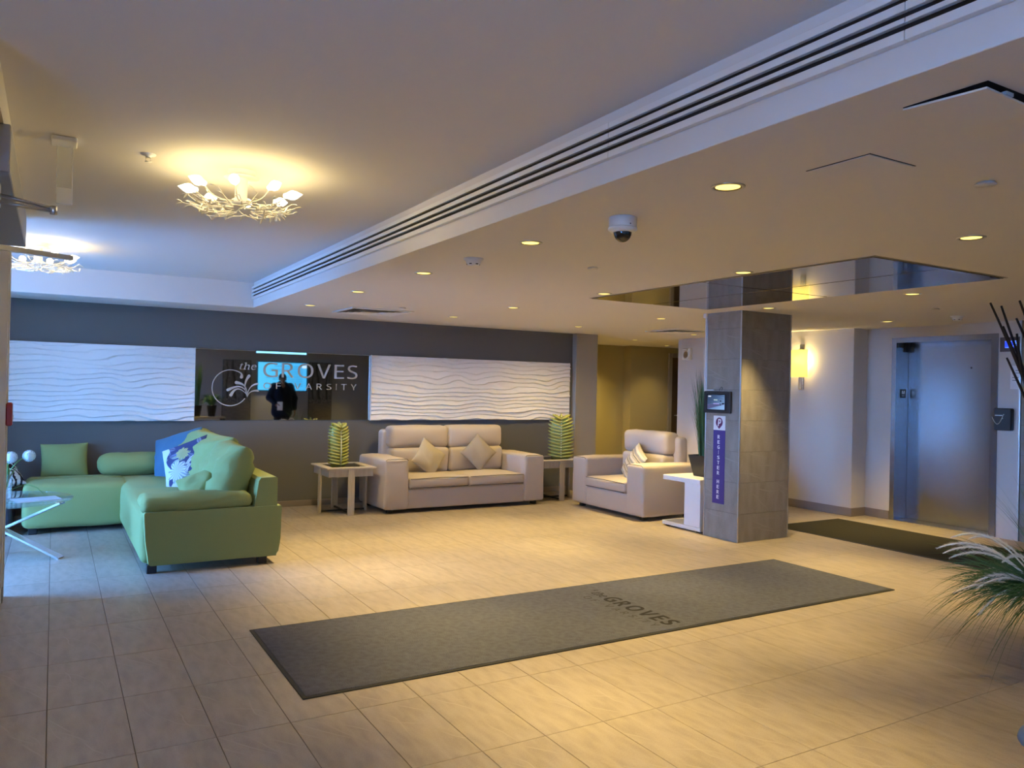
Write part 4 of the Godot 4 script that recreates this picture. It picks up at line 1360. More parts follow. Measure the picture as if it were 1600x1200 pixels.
	for sx in [-1.0, 1.0]:
		for sz in [-1.0, 1.0]:
			obj("leg", box(Vector3(sx * 0.3 - 0.025, 0, sz * 0.26 - 0.025), Vector3(sx * 0.3 + 0.025, 0.075, sz * 0.26 + 0.025), 0.003), M.black, ot)
	place_pillow("throw_pillow", pillow(0.44, 0.40, 0.17, 0.05, 0.45, 41), M.zebra, "black and white zebra striped pillow on the charcoal ottoman", Vector3(-0.47, 0.545, -8.72), 0.3, 1.0, 0.1)

# ==================================================================== tables
func side_table(label: String, lo: Vector3, hi: Vector3):
	# framed top with a dark glass inset, wide plank legs in the middle of each side
	var c := (lo + hi) / 2
	var t := thing("side_table", label, "side table", Vector3(c.x, 0, c.z), 0, "square side tables with plank legs")
	var h := (hi - lo) / 2
	var y := 0.53
	var f := 0.085
	obj("top_frame", boxes([[Vector3(-h.x, y - 0.018, -h.z), Vector3(h.x, y, -h.z + f)], [Vector3(-h.x, y - 0.018, h.z - f), Vector3(h.x, y, h.z)], [Vector3(-h.x, y - 0.018, -h.z + f), Vector3(-h.x + f, y, h.z - f)], [Vector3(h.x - f, y - 0.018, -h.z + f), Vector3(h.x, y, h.z - f)]], 0.003), M.wood, t)
	obj("glass_inset", box(Vector3(-h.x + f, y - 0.014, -h.z + f), Vector3(h.x - f, y - 0.006, h.z - f), 0.001), mat(L(0.03, 0.028, 0.025), 0.08), t)
	var a := 0.028
	obj("apron", boxes([[Vector3(-h.x + a, y - 0.105, -h.z + a), Vector3(h.x - a, y - 0.018, -h.z + a + 0.02)], [Vector3(-h.x + a, y - 0.105, h.z - a - 0.02), Vector3(h.x - a, y - 0.018, h.z - a)], [Vector3(-h.x + a, y - 0.105, -h.z + a + 0.02), Vector3(-h.x + a + 0.02, y - 0.018, h.z - a - 0.02)], [Vector3(h.x - a - 0.02, y - 0.105, -h.z + a + 0.02), Vector3(h.x - a, y - 0.018, h.z - a - 0.02)]], 0.002), M.wood, t)
	var w := 0.037
	obj("leg", box(Vector3(-w, 0, h.z - a), Vector3(w, y - 0.018, h.z - 0.006), 0.003), M.wood, t)
	obj("leg", box(Vector3(-w, 0, -h.z + 0.006), Vector3(w, y - 0.018, -h.z + a), 0.003), M.wood, t)
	obj("leg", box(Vector3(-h.x + 0.006, 0, -w), Vector3(-h.x + a, y - 0.018, w), 0.003), M.wood, t)
	obj("leg", box(Vector3(h.x - a, 0, -w), Vector3(h.x - 0.006, y - 0.018, w), 0.003), M.wood, t)
	obj("stretcher", boxes([[Vector3(-0.012, 0.012, -h.z + a), Vector3(0.012, 0.03, h.z - a)], [Vector3(-h.x + a, 0.012, -0.012), Vector3(h.x - a, 0.0299, 0.012)]], 0.002), M.black, t)
	return t

func leaf_vase(label: String, at: Vector3, turn: float, wide: float, tall: float, lobes: int, beaded: bool):
	var t := thing("leaf_vase", label, "vase", at, turn, "green leaf shaped vases")
	# flattened body following the outline of a broad leaf
	var prof := []
	for i in 17:
		var y := i / 16.0
		var r := 0.80 + 0.10 * sin(y * PI * 0.8)
		if y > 0.72:
			r *= sqrt(maxf(0.0, 1.0 - pow((y - 0.72) / 0.28, 2.0)))
		prof.append(Vector2(wide / 2 * 0.92 * r, y * tall * 0.955))
	prof.push_front(Vector2(0, 0))
	prof.reverse()
	obj("body", lathe(prof, Vector3.ZERO, 28, 1.0, 0.62), M.leaf_vase, t)
	var st := ST()
	for side in [-1.0, 1.0]:
		for front in [1.0, -1.0]:
			for i in lobes:
				var f := (i + 0.5) / lobes
				var y0 := f * tall * 0.90
				var reach := wide / 2 * (1.0 if f < 0.70 else sqrt(maxf(0.0, 1.0 - pow((f - 0.70) / 0.36, 2.0))))
				var rise := tall * (0.05 + 0.06 * f)
				var p0 := Vector3(side * 0.006, y0, front * wide * 0.29)
				var p1 := Vector3(side * reach * 0.72, y0 + rise * 0.55, front * wide * 0.235)
				var p2 := Vector3(side * reach * 1.04, y0 + rise, front * wide * 0.03)
				var pts := curve3(p0, p1, p2, 6)
				var tk := tall / lobes * 0.64
				add_tube(st, pts, [tk * 0.5, tk * 0.9, tk * 1.05, tk, tk * 0.85, tk * 0.5, tk * 0.12], 6, 0.55)
	for front in [1.0, -1.0]:
		for dx in [-0.35, 0.0, 0.35]:
			add_tube(st, [Vector3(dx * wide * 0.3, tall * 0.86, front * wide * 0.2), Vector3(dx * wide * 0.5, tall * 0.94, front * wide * 0.12), Vector3(dx * wide * 0.75, tall * (1.0 - absf(dx) * 0.08), front * 0.01)], [tall * 0.02, tall * 0.03, tall * 0.004], 6, 0.6)
	obj("leaflets", done(st), M.leaf_vase, t)
	st = ST()
	for front in [1.0, -1.0]:
		if beaded:
			for i in 18:
				var y := tall * (0.04 + 0.88 * i / 17.0)
				add_lathe(st, [Vector2(0, y + 0.010), Vector2(0.009, y + 0.004), Vector2(0.009, y - 0.004), Vector2(0, y - 0.010)], Vector3(0, 0, front * wide * (0.335 if y < tall * 0.74 else 0.26)), 8)
		else:
			add_tube(st, [Vector3(0, 0.01, front * wide * 0.30), Vector3(0, tall * 0.4, front * wide * 0.335), Vector3(0, tall * 0.8, front * wide * 0.25)], [0.008, 0.007, 0.004], 6)
	obj("midrib", done(st), M.leaf_vase_light, t)

func build_tables():
	side_table("square wooden side table between the green sofa and the loveseat", Vector3(2.575, 0, -8.92), Vector3(3.14, 0, -8.30))
	leaf_vase("green leaf-relief vase with serrated edges on the table left of the loveseat", Vector3(2.80, 0.524, -8.62), 0.12, 0.235, 0.50, 13, false)
	side_table("square wooden side table between the loveseat and the club chair", Vector3(5.385, 0, -8.92), Vector3(5.985, 0, -8.33))
	leaf_vase("yellow-green leaf vase with beaded midrib on the table beside the club chair", Vector3(5.84, 0.524, -8.62), -0.55, 0.33, 0.60, 13, true)
	# white C-shaped table against the column
	var wt := thing("white_side_table", "glossy white C-shaped side table against the column", "side table")
	obj("top", box(Vector3(5.70, 0.497, -6.435), Vector3(6.15, 0.547, -5.872), 0.004), M.white, wt)
	obj("stem", box(Vector3(5.712, 0.055, -6.113), Vector3(6.14, 0.498, -5.880), 0.003), M.white, wt)
	obj("base", box(Vector3(5.70, 0.016, -6.435), Vector3(6.15, 0.057, -5.862), 0.004), M.white, wt)
	for e in [[5.75, -6.38], [5.75, -5.92], [6.1, -6.38], [6.1, -5.92]]:
		obj("foot", box(Vector3(e[0] - 0.025, 0, e[1] - 0.025), Vector3(e[0] + 0.025, 0.017, e[1] + 0.025), 0.002), M.black, wt)
	# round glass table
	var gt := thing("glass_table", "round glass coffee table on a crossed chrome base in front of the green sofa", "coffee table", Vector3(-0.335, 0, -7.47))
	obj("glass_top", lathe([Vector2(0, 0.468), Vector2(0.497, 0.468), Vector2(0.50, 0.465), Vector2(0.50, 0.459), Vector2(0.497, 0.456), Vector2(0, 0.456)], Vector3.ZERO, 48), M.glass_top, gt)
	var d := Vector3(0.413, 0, 0.245)
	var side := d.cross(Vector3.UP).normalized()
	var st := ST()
	add_bar(st, d + Vector3(0, 0.006, 0), -d + Vector3(0, 0.45, 0), side, 0.075, 0.016)
	obj("leg", done(st), M.chrome, gt)
	st = ST()
	add_bar(st, -d + Vector3(0, 0.006, 0), d + Vector3(0, 0.45, 0), side, 0.075, 0.016)
	obj("leg", done(st), M.chrome, gt)
	obj("pad", boxes([[d * 0.97 + Vector3(-0.03, 0.45, -0.03), d * 0.97 + Vector3(0.02, 0.457, 0.02)], [-d * 0.97 + Vector3(-0.02, 0.45, -0.02), -d * 0.97 + Vector3(0.03, 0.457, 0.03)]], 0.002), M.chrome, gt)
	var mg := thing("magazine", "pale magazine lying on the round glass table", "magazine", Vector3(-0.10, 0.468, -7.33), 0.25)
	obj("pages", box(Vector3(-0.16, 0.0, -0.11), Vector3(0.16, 0.007, 0.11), 0.001), M.print_white, mg)
	obj("cover", box(Vector3(-0.16, 0.007, -0.11), Vector3(0.16, 0.009, 0.11), 0.0005), mat(L(0.50, 0.55, 0.58), 0.3), mg)
	obj("staple_spine", box(Vector3(-0.163, 0, -0.11), Vector3(-0.16, 0.009, 0.11), 0.0), M.satin, mg)

# ==================================================================== plants
func blade(st: SurfaceTool, root: Vector3, mid: Vector3, tip: Vector3, w: float, n := 7):
	flat(st)
	var pts := curve3(root, mid, tip, n)
	var d0: Vector3 = (tip - root).normalized()
	var s := d0.cross(Vector3(sin(root.x * 91.0), 0.3, cos(root.z * 77.0))).normalized()
	for i in n:
		var wa := w * (1.0 - pow(i / float(n), 2.0)) / 2
		var wb := w * (1.0 - pow((i + 1) / float(n), 2.0)) / 2
		quad(st, pts[i] - s * wa, pts[i + 1] - s * wb, pts[i + 1] + s * wb, pts[i] + s * wa)

func plume(root: Vector3, mid: Vector3, tip: Vector3, fat: float, r: RandomNumberGenerator) -> ArrayMesh:
	var st := ST()
	var n := 26
	var pts := curve3(root, mid, tip, n)
	var radii := []
	for i in n + 1:
		radii.append(0.004 if i < n else 0.001)
	add_tube(st, pts, radii, 5)
	flat(st)
	for i in range(9, n):
		var d: Vector3 = (pts[i + 1] - pts[i]).normalized()
		var f := (i - 9.0) / (n - 9.0)
		var len_ := fat * (0.45 + 0.9 * sin(PI * minf(1.0, f * 0.9 + 0.12)))
		for k in 24:
			var a := r.randf() * TAU
			var s := d.cross(Vector3.UP).normalized()
			var out := s * cos(a) + s.cross(d) * sin(a)
			var p: Vector3 = pts[i].lerp(pts[i + 1], r.randf())
			var e: Vector3 = p + (out * 0.6 + d * 0.9).normalized() * len_ * r.randf_range(0.7, 1.25)
			var c := out.cross(d) * 0.0016
			trig(st, p - c, p + c, e)
	return done(st)

func build_plants():
	var r := RandomNumberGenerator.new()
	r.seed = 99
	# tall grass in a tapered black pot on the white table
	var at := Vector3(6.0, 0.547, -6.13)
	var p := thing("potted_grass", "tall green artificial grass in a tapered black pot on the white table", "potted plant", at)
	var st := ST()
	flat(st)
	var ring := [[0.075, 0.0], [0.118, 0.225], [0.108, 0.225], [0.104, 0.20]]
	for i in 3:
		for q in 4:
			var b := Basis(Vector3.UP, q * PI / 2)
			var u: float = ring[i][0]
			var v: float = ring[i + 1][0]
			quad(st, b * Vector3(-u, ring[i][1], u), b * Vector3(u, ring[i][1], u), b * Vector3(v, ring[i + 1][1], v), b * Vector3(-v, ring[i + 1][1], v))
	quad(st, Vector3(-0.104, 0.20, 0.104), Vector3(0.104, 0.20, 0.104), Vector3(0.104, 0.20, -0.104), Vector3(-0.104, 0.20, -0.104))
	obj("pot", done(st), M.black, p)
	st = ST()
	for i in 330:
		var a := r.randf() * TAU
		var rr := sqrt(r.randf()) * 0.055
		var root := Vector3(cos(a) * rr, 0.195, sin(a) * rr)
		var h := r.randf_range(0.45, 1.0) if i % 3 else r.randf_range(0.8, 1.0)
		var lean := r.randf_range(0.01, 0.16) * (1.15 - 0.35 * h)
		var tip := Vector3(cos(a) * (rr + lean), 0.2 + h * 0.98, sin(a) * (rr + lean))
		var mid := Vector3(cos(a) * (rr + lean * 0.25), 0.2 + h * 0.55, sin(a) * (rr + lean * 0.25))
		blade(st, root, mid, tip, r.randf_range(0.004, 0.008))
	var gb := obj("grass_blades", done(st), M.grass, p)
	gb.set_meta("kind", "stuff")
	# fountain grass in a narrow planter just outside the right edge
	at = Vector3(4.47, 0, -2.03)
	p = thing("fountain_grass", "feathery fountain grass with white plumes in a pale planter at the right edge", "potted plant", at)
	st = ST()
	flat(st)
	ring = [[0.095, 0.0], [0.105, 0.45], [0.095, 0.45], [0.092, 0.42]]
	for i in 3:
		for q in 4:
			var b := Basis(Vector3.UP, q * PI / 2)
			var u: float = ring[i][0]
			var v: float = ring[i + 1][0]
			quad(st, b * Vector3(-u, ring[i][1], u), b * Vector3(u, ring[i][1], u), b * Vector3(v, ring[i + 1][1], v), b * Vector3(-v, ring[i + 1][1], v))
	quad(st, Vector3(-0.092, 0.42, 0.092), Vector3(0.092, 0.42, 0.092), Vector3(0.092, 0.42, -0.092), Vector3(-0.092, 0.42, -0.092))
	obj("planter", done(st), M.white, p)
	st = ST()
	for i in 1500:
		var a := r.randf() * TAU
		var rr := sqrt(r.randf()) * 0.08
		var root := Vector3(cos(a) * rr, 0.42, sin(a) * rr)
		var reach := r.randf_range(0.15, 0.60)
		var rise := r.randf_range(0.06, 0.24)
		var droop := r.randf_range(-0.05, 0.50) * reach / 0.5
		var mid := Vector3(cos(a) * (rr + reach * 0.5), 0.42 + rise, sin(a) * (rr + reach * 0.5))
		var tip := Vector3(cos(a) * (rr + reach), 0.42 + rise - droop, sin(a) * (rr + reach))
		blade(st, root, mid, tip, r.randf_range(0.003, 0.007))
	for i in 70:      # upright blades
		var a := r.randf() * TAU
		var root := Vector3(cos(a) * 0.04, 0.42, sin(a) * 0.04)
		var h := r.randf_range(0.35, 0.62)
		blade(st, root, root + Vector3(cos(a) * 0.06, h * 0.6, sin(a) * 0.06), root + Vector3(cos(a) * r.randf_range(0.15, 0.4), h, sin(a) * r.randf_range(0.15, 0.4)), 0.004)
	gb = obj("grass_blades", done(st), M.grass_dark, p)
	gb.set_meta("kind", "stuff")
	# plumes: where each tip lies, seen from the planter foot
	for e in [[-0.54, 0.67, -0.31], [-0.55, 0.655, -0.27], [-0.48, 0.62, -0.28], [-0.40, 0.50, -0.20], [-0.45, 0.44, -0.27], [-0.44, 0.49, -0.16], [-0.36, 0.33, -0.20], [-0.27, 0.61, -0.13], [-0.24, 0.36, -0.12], [-0.30, 0.40, -0.02], [-0.20, 0.52, 0.10], [-0.33, 0.70, -0.36], [-0.12, 0.42, 0.2], [0.05, 0.60, 0.40], [0.35, 0.50, 0.2], [0.4, 0.40, -0.2], [0.1, 0.40, 0.45], [0.0, 0.65, -0.45]]:
		var tip := Vector3(e[0], e[1], e[2])
		var dir := Vector3(tip.x, 0, tip.z)
		var mid := dir * 0.55 + Vector3.UP * (maxf(e[1], 0.45) + 0.12)
		obj("plume", plume(Vector3(dir.x * 0.1, 0.42, dir.z * 0.1), mid, tip, 0.022, r), M.plume, p)
	# dark twigs in a tall vase beyond the right edge
	at = Vector3(6.75, 0, -3.10)
	p = thing("twig_arrangement", "bare dark twigs fanning into the frame at the right edge", "plant arrangement", at)
	obj("vase", lathe([Vector2(0, 1.02), Vector2(0.05, 1.02), Vector2(0.065, 1.05), Vector2(0.075, 1.03), Vector2(0.10, 0.85), Vector2(0.16, 0.45), Vector2(0.12, 0.1), Vector2(0.13, 0.0), Vector2(0, 0)], Vector3.ZERO, 24), M.black, p)
	for e in [[[-0.87, 2.14, -0.04], [-0.55, 1.60, 0.05]], [[-0.80, 2.12, 0.0], [-0.58, 1.66, 0.05]], [[-0.69, 2.16, 0.07], [-0.40, 1.74, 0.1]], [[-0.71, 2.03, 0.06], [-0.38, 1.62, 0.1]], [[-0.79, 1.97, 0.01], [-0.50, 1.55, 0.05]], [[-0.77, 1.74, 0.03], [-0.50, 1.38, 0.06]], [[-0.70, 1.92, 0.06], [-0.66, 1.58, 0.06]], [[0.3, 2.1, 0.1], [0.1, 1.6, 0.05]], [[0.35, 1.95, -0.1], [0.2, 1.5, -0.05]]]:
		var tip := Vector3(e[0][0], e[0][1], e[0][2])
		var mid := Vector3(e[1][0], e[1][1], e[1][2])
		obj("twig", tube(curve3(Vector3(0, 0.95, 0), mid, tip, 8), [0.011, 0.011, 0.011, 0.011, 0.010, 0.010, 0.010, 0.009, 0.008], 6), M.twig, p)
	# alliums in a glass vase on the glass table
	at = Vector3(-0.33, 0.468, -7.48)
	var v := thing("glass_vase", "clear glass vase on the round glass table holding white globe flowers", "vase", at)
	obj("body", lathe([Vector2(0.0, 0.01), Vector2(0.050, 0.012), Vector2(0.056, 0.20), Vector2(0.060, 0.20), Vector2(0.055, 0.0), Vector2(0, 0)], Vector3.ZERO, 24), M.glass, v)
	for e in [[Vector3(0.17, 0.345, 0.03), Vector3(0.02, 0.30, 0.02), "white globe flower on the taller arching stem near the green pillow"], [Vector3(0.045, 0.335, 0.02), Vector3(0.0, 0.2, 0.0), "white globe flower on the short upright stem near the left edge"]]:
		var f := thing("globe_flower", e[2], "flower", at, 0, "white globe flowers")
		var pts := curve3(Vector3(-0.01, 0.02, 0), e[1], e[0], 10)
		obj("stem", tube(pts, [0.0045], 6), M.stem, f)
		st = ST()
		for i in 120:
			var y := 1.0 - 2.0 * (i + 0.5) / 120.0
			var a := i * 2.399963
			var n := Vector3(sqrt(1 - y * y) * cos(a), y, sqrt(1 - y * y) * sin(a))
			var c: Vector3 = e[0] + n * 0.040
			var s := n.cross(Vector3(0.3, 1, 0.2)).normalized()
			var b := n.cross(s)
			for q in 5:
				var d := s * cos(TAU * q / 5) + b * sin(TAU * q / 5)
				var d2 := s * cos(TAU * (q + 0.5) / 5) + b * sin(TAU * (q + 0.5) / 5)
				trig(st, c, c + d * 0.004 + n * 0.005, c + (d + d2).normalized() * 0.0095 + n * 0.009)
				trig(st, c, c + (d + d2).normalized() * 0.0095 + n * 0.009, c + d2 * 0.004 + n * 0.005)
		smooth(st)
		add_lathe(st, [Vector2(0, 0.040), Vector2(0.028, 0.028), Vector2(0.040, 0), Vector2(0.028, -0.028), Vector2(0, -0.040)], e[0], 12)
		obj("head", done(st), M.petal, f)
		st = ST()
		if e[0].x > 0.1:
			for q in [[Vector3(0.20, 0.20, 0.05), Vector3(0.30, -0.005, 0.10)], [Vector3(0.05, 0.24, 0.0), Vector3(0.11, 0.27, 0.04)]]:
				leaf_blade(st, Vector3(0, 0.03, 0), q[0], q[1], 0.035)
		else:
			for q in [[Vector3(-0.06, 0.22, 0.03), Vector3(-0.14, 0.30, 0.05)], [Vector3(0.04, 0.20, 0.02), Vector3(0.02, 0.30, 0.06)]]:
				leaf_blade(st, Vector3(0, 0.03, 0), q[0], q[1], 0.035)
		obj("leaf", done(st), M.stem, f)

func leaf_blade(st: SurfaceTool, a: Vector3, b: Vector3, c: Vector3, w: float):
	smooth(st)
	var pts := curve3(a, b, c, 10)
	var s := (c - a).cross(Vector3.UP).normalized()
	for side in [-1.0, 1.0]:
		for i in 10:
			var wa := w / 2 * sin(PI * (0.12 + 0.88 * i / 10.0))
			var wb := w / 2 * sin(PI * (0.12 + 0.88 * (i + 1) / 10.0)) if i < 9 else 0.0
			var fold := Vector3.UP * 0.25
			quad(st, pts[i], pts[i + 1], pts[i + 1] + (s * side + fold) * wb, pts[i] + (s * side + fold) * wa)

# ==================================================================== mats
func build_mats():
	var m := thing("entrance_mat", "long grey-green entrance mat with dark logo lettering and black rubber border", "mat")
	obj("border", box(Vector3(1.012, 0, -4.685), Vector3(5.43, 0.006, -3.55), 0.003), M.rubber, m)
	obj("carpet", box(Vector3(1.032, 0.002, -4.665), Vector3(5.41, 0.0095, -3.572), 0.003), M.mat_grey, m)
	var st := ST()
	var u := Vector3(0, 0, 1)
	var v := Vector3(1, 0, 0)
	add_text(st, "the", Vector3(3.30, 0.0095, -4.46), u * 0.13, v * 0.08, "Droid Serif", 0.0008, 0.22)
	spaced(st, "GROVES", Vector3(3.275, 0.0095, -4.305), 0.665, u, v, 0.125, 0.78, 0.0008, "Droid Sans", 700)
	add_stroke(st, curve3(Vector3(3.36, 0.0102, -4.50), Vector3(3.375, 0.0102, -4.51), Vector3(3.39, 0.0102, -4.495), 5), [0.01, 0.013, 0.016, 0.018, 0.016, 0.012], Vector3.UP)
	obj("lettering", done(st), M.letter_dark, m)
	st = ST()
	spaced(st, "OF VARSITY", Vector3(3.185, 0.0095, -4.40), 0.745, u, v, 0.055, 0.55, 0.0008)
	obj("lettering", done(st), M.letter_faint, m)
	var d := thing("elevator_mat", "dark charcoal floor mat in front of the elevator", "mat")
	obj("border", box(Vector3(6.785, 0, -5.89), Vector3(7.90, 0.006, -3.65), 0.003), M.rubber, d)
	obj("carpet", box(Vector3(6.805, 0.002, -5.87), Vector3(7.88, 0.0095, -3.67), 0.003), M.mat_dark, d)
	var pad := thing("blue_pad", "low blue round floor pad just entering the lower right corner", "floor pad", Vector3(3.73, 0, -1.52))
	obj("body", lathe([Vector2(0, 0.022), Vector2(0.27, 0.022), Vector2(0.285, 0.016), Vector2(0.29, 0.0), Vector2(0, 0)], Vector3.ZERO, 40), mat(L(0.12, 0.22, 0.45), 0.5), pad)

# ==================================================================== behind the camera, seen in the mirror
func art_picture(seed_: float) -> Callable:
	var fn := FastNoiseLite.new()
	fn.seed = int(seed_)
	fn.frequency = 1.0
	return func(u: float, v: float) -> Color:
		var k: float = 0.5 + 0.5 * fn.get_noise_2d(u * 5.0, v * 9.0)
		var c := L(0.10, 0.10, 0.10).lerp(L(0.26, 0.26, 0.25), k)
		if v > 0.66: c = L(0.13, 0.12, 0.10).lerp(L(0.22, 0.20, 0.17), 0.5 + 0.5 * fn.get_noise_2d(u * 3.0, v * 40.0))
		if v > 0.56 and v < 0.66: c = L(0.08, 0.08, 0.08).lerp(L(0.36, 0.35, 0.32), clampf(fn.get_noise_2d(u * 18.0, v * 18.0) + 0.3, 0, 1))
		for t in [[0.22, 0.06, 0.10], [0.62, 0.10, -0.16], [0.85, 0.05, 0.05]]:
			var x: float = t[0] + t[2] * (v - 0.3) + 0.02 * sin(v * 17.0 + t[0] * 9.0)
			if v < 0.60 and absf(u - x) < t[1] * (0.35 + v): c = L(0.03, 0.028, 0.026).lerp(L(0.15, 0.14, 0.13), clampf((u - x) / t[1] + 0.5, 0, 1))
		if fn.get_noise_2d(u * 9.0 + 40.0, v * 9.0) > 0.42 and v < 0.4: c = c.darkened(0.5)
		return c

func screen_picture(u: float, v: float) -> Color:
	var c := L(0.05, 0.42, 0.86).lerp(L(0.10, 0.58, 0.95), u)
	var rows := v * 17.0
	var row := int(rows)
	var inrow := fmod(rows, 1.0) < 0.32
	if row > 1 and row < 15 and inrow:
		var len_ := 0.30 + 0.5 * fposmod(sin(row * 12.9) * 43.0, 1.0)
		if u > 0.08 and u < len_ + 0.06 and fmod(u * 31.0 + row * 0.37, 1.0) < 0.8:
			c = L(0.01, 0.10, 0.30)
	if u < 0.10 and v > 0.08 and v < 0.18: c = L(0.8, 0.9, 1.0)
	return c

func build_front_side():
	var zf := 1.2
	# screen on the front wall
	var tv := thing("wall_screen", "large wall screen with a bright cyan page of text, seen in the mirror", "screen", Vector3(4.885, 1.605, zf), PI)
	obj("frame", box(Vector3(-0.62, -0.365, 0), Vector3(0.62, 0.365, 0.05), 0.005), M.black, tv)
	var s := mat(Color.BLACK, 0.25)
	s.emission_enabled = true
	s.emission = Color.WHITE
	s.emission_operator = BaseMaterial3D.EMISSION_OP_MULTIPLY
	s.emission_energy_multiplier = 1.15
	s.emission_texture = grid_image(256, 152, screen_picture)
	obj("screen", face(1.19, 0.685), s, tv, Vector3(0, 0, 0.0505))
	var al := AreaLight3D.new()
	al.name = "light"
	tv.add_child(al, true)
	al.position = Vector3(0, 0, 0.06)
	al.basis = Basis.looking_at(Vector3(0, 0, 1), Vector3.UP)
	al.area_size = Vector2(1.19, 0.685)
	al.light_energy = 0.1
	al.light_color = L(0.08, 0.5, 0.9)
	al.area_range = 15.0
	al.shadow_enabled = true
	# tall art panels either side
	for e in [[3.80, 0.66, 4, "tall dark woodland picture beside the wall screen, nearer the entrance"], [5.84, 0.60, 9, "tall dark woodland picture beside the wall screen, nearer the column"]]:
		var ar := thing("tall_picture", e[3], "picture", Vector3(e[0], 1.20, zf), PI, "tall woodland pictures")
		var w: float = e[1]
		obj("frame", box(Vector3(-w / 2, -0.78, 0), Vector3(w / 2, 0.78, 0.03), 0.004), M.black, ar)
		var m := mat(Color.WHITE, 0.6)
		m.albedo_texture = grid_image(72, 170, art_picture(e[2]))
		obj("print", face(w - 0.02, 1.54), m, ar, Vector3(0, 0, 0.0305))
	# console with two plants
	var r := RandomNumberGenerator.new()
	r.seed = 7
	var cz := 0.62
	var c := thing("console_table", "low dark console table holding two dark pots, seen in the mirror", "console table", Vector3(2.98, 0, cz))
	obj("top", box(Vector3(-0.45, 0.60, -0.20), Vector3(0.45, 0.64, 0.20), 0.004), M.wall_taupe, c)
	for sx in [-1.0, 1.0]:
		for sz in [-1.0, 1.0]:
			obj("leg", box(Vector3(sx * 0.41 - 0.025, 0, sz * 0.16 - 0.025), Vector3(sx * 0.41 + 0.025, 0.60, sz * 0.16 + 0.025), 0.003), M.black, c)
	for e in [[2.83, true, "tall upright grass plant in a dark pot on the console, seen in the mirror"], [3.15, false, "low drooping grass plant in a dark pot on the console, seen in the mirror"]]:
		var p := thing("console_plant", e[2], "potted plant", Vector3(e[0], 0.64, cz))
		obj("pot", lathe([Vector2(0, 0.24), Vector2(0.085, 0.24), Vector2(0.11, 0.26), Vector2(0.11, 0.25), Vector2(0.075, 0), Vector2(0, 0)], Vector3.ZERO, 20), M.black, p)
		var st := ST()
		for i in 160:
			var a := r.randf() * TAU
			var d := Vector3(cos(a), 0, sin(a))
			if e[1]:
				var h := r.randf_range(0.6, 1.05)
				blade(st, d * 0.04 + Vector3(0, 0.24, 0), d * 0.06 + Vector3(0, 0.24 + h * 0.6, 0), d * r.randf_range(0.06, 0.14) + Vector3(0, 0.24 + h, 0), 0.012)
			else:
				var h := r.randf_range(0.1, 0.3)
				blade(st, d * 0.04 + Vector3(0, 0.24, 0), d * 0.14 + Vector3(0, 0.30 + h * 1.3, 0), d * r.randf_range(0.2, 0.34) + Vector3(0, 0.10 + h, 0), 0.014)
		var g := obj("grass_blades", done(st), M.grass, p)
		g.set_meta("kind", "stuff")
	build_person(Vector3(4.68, 0, 0.35))

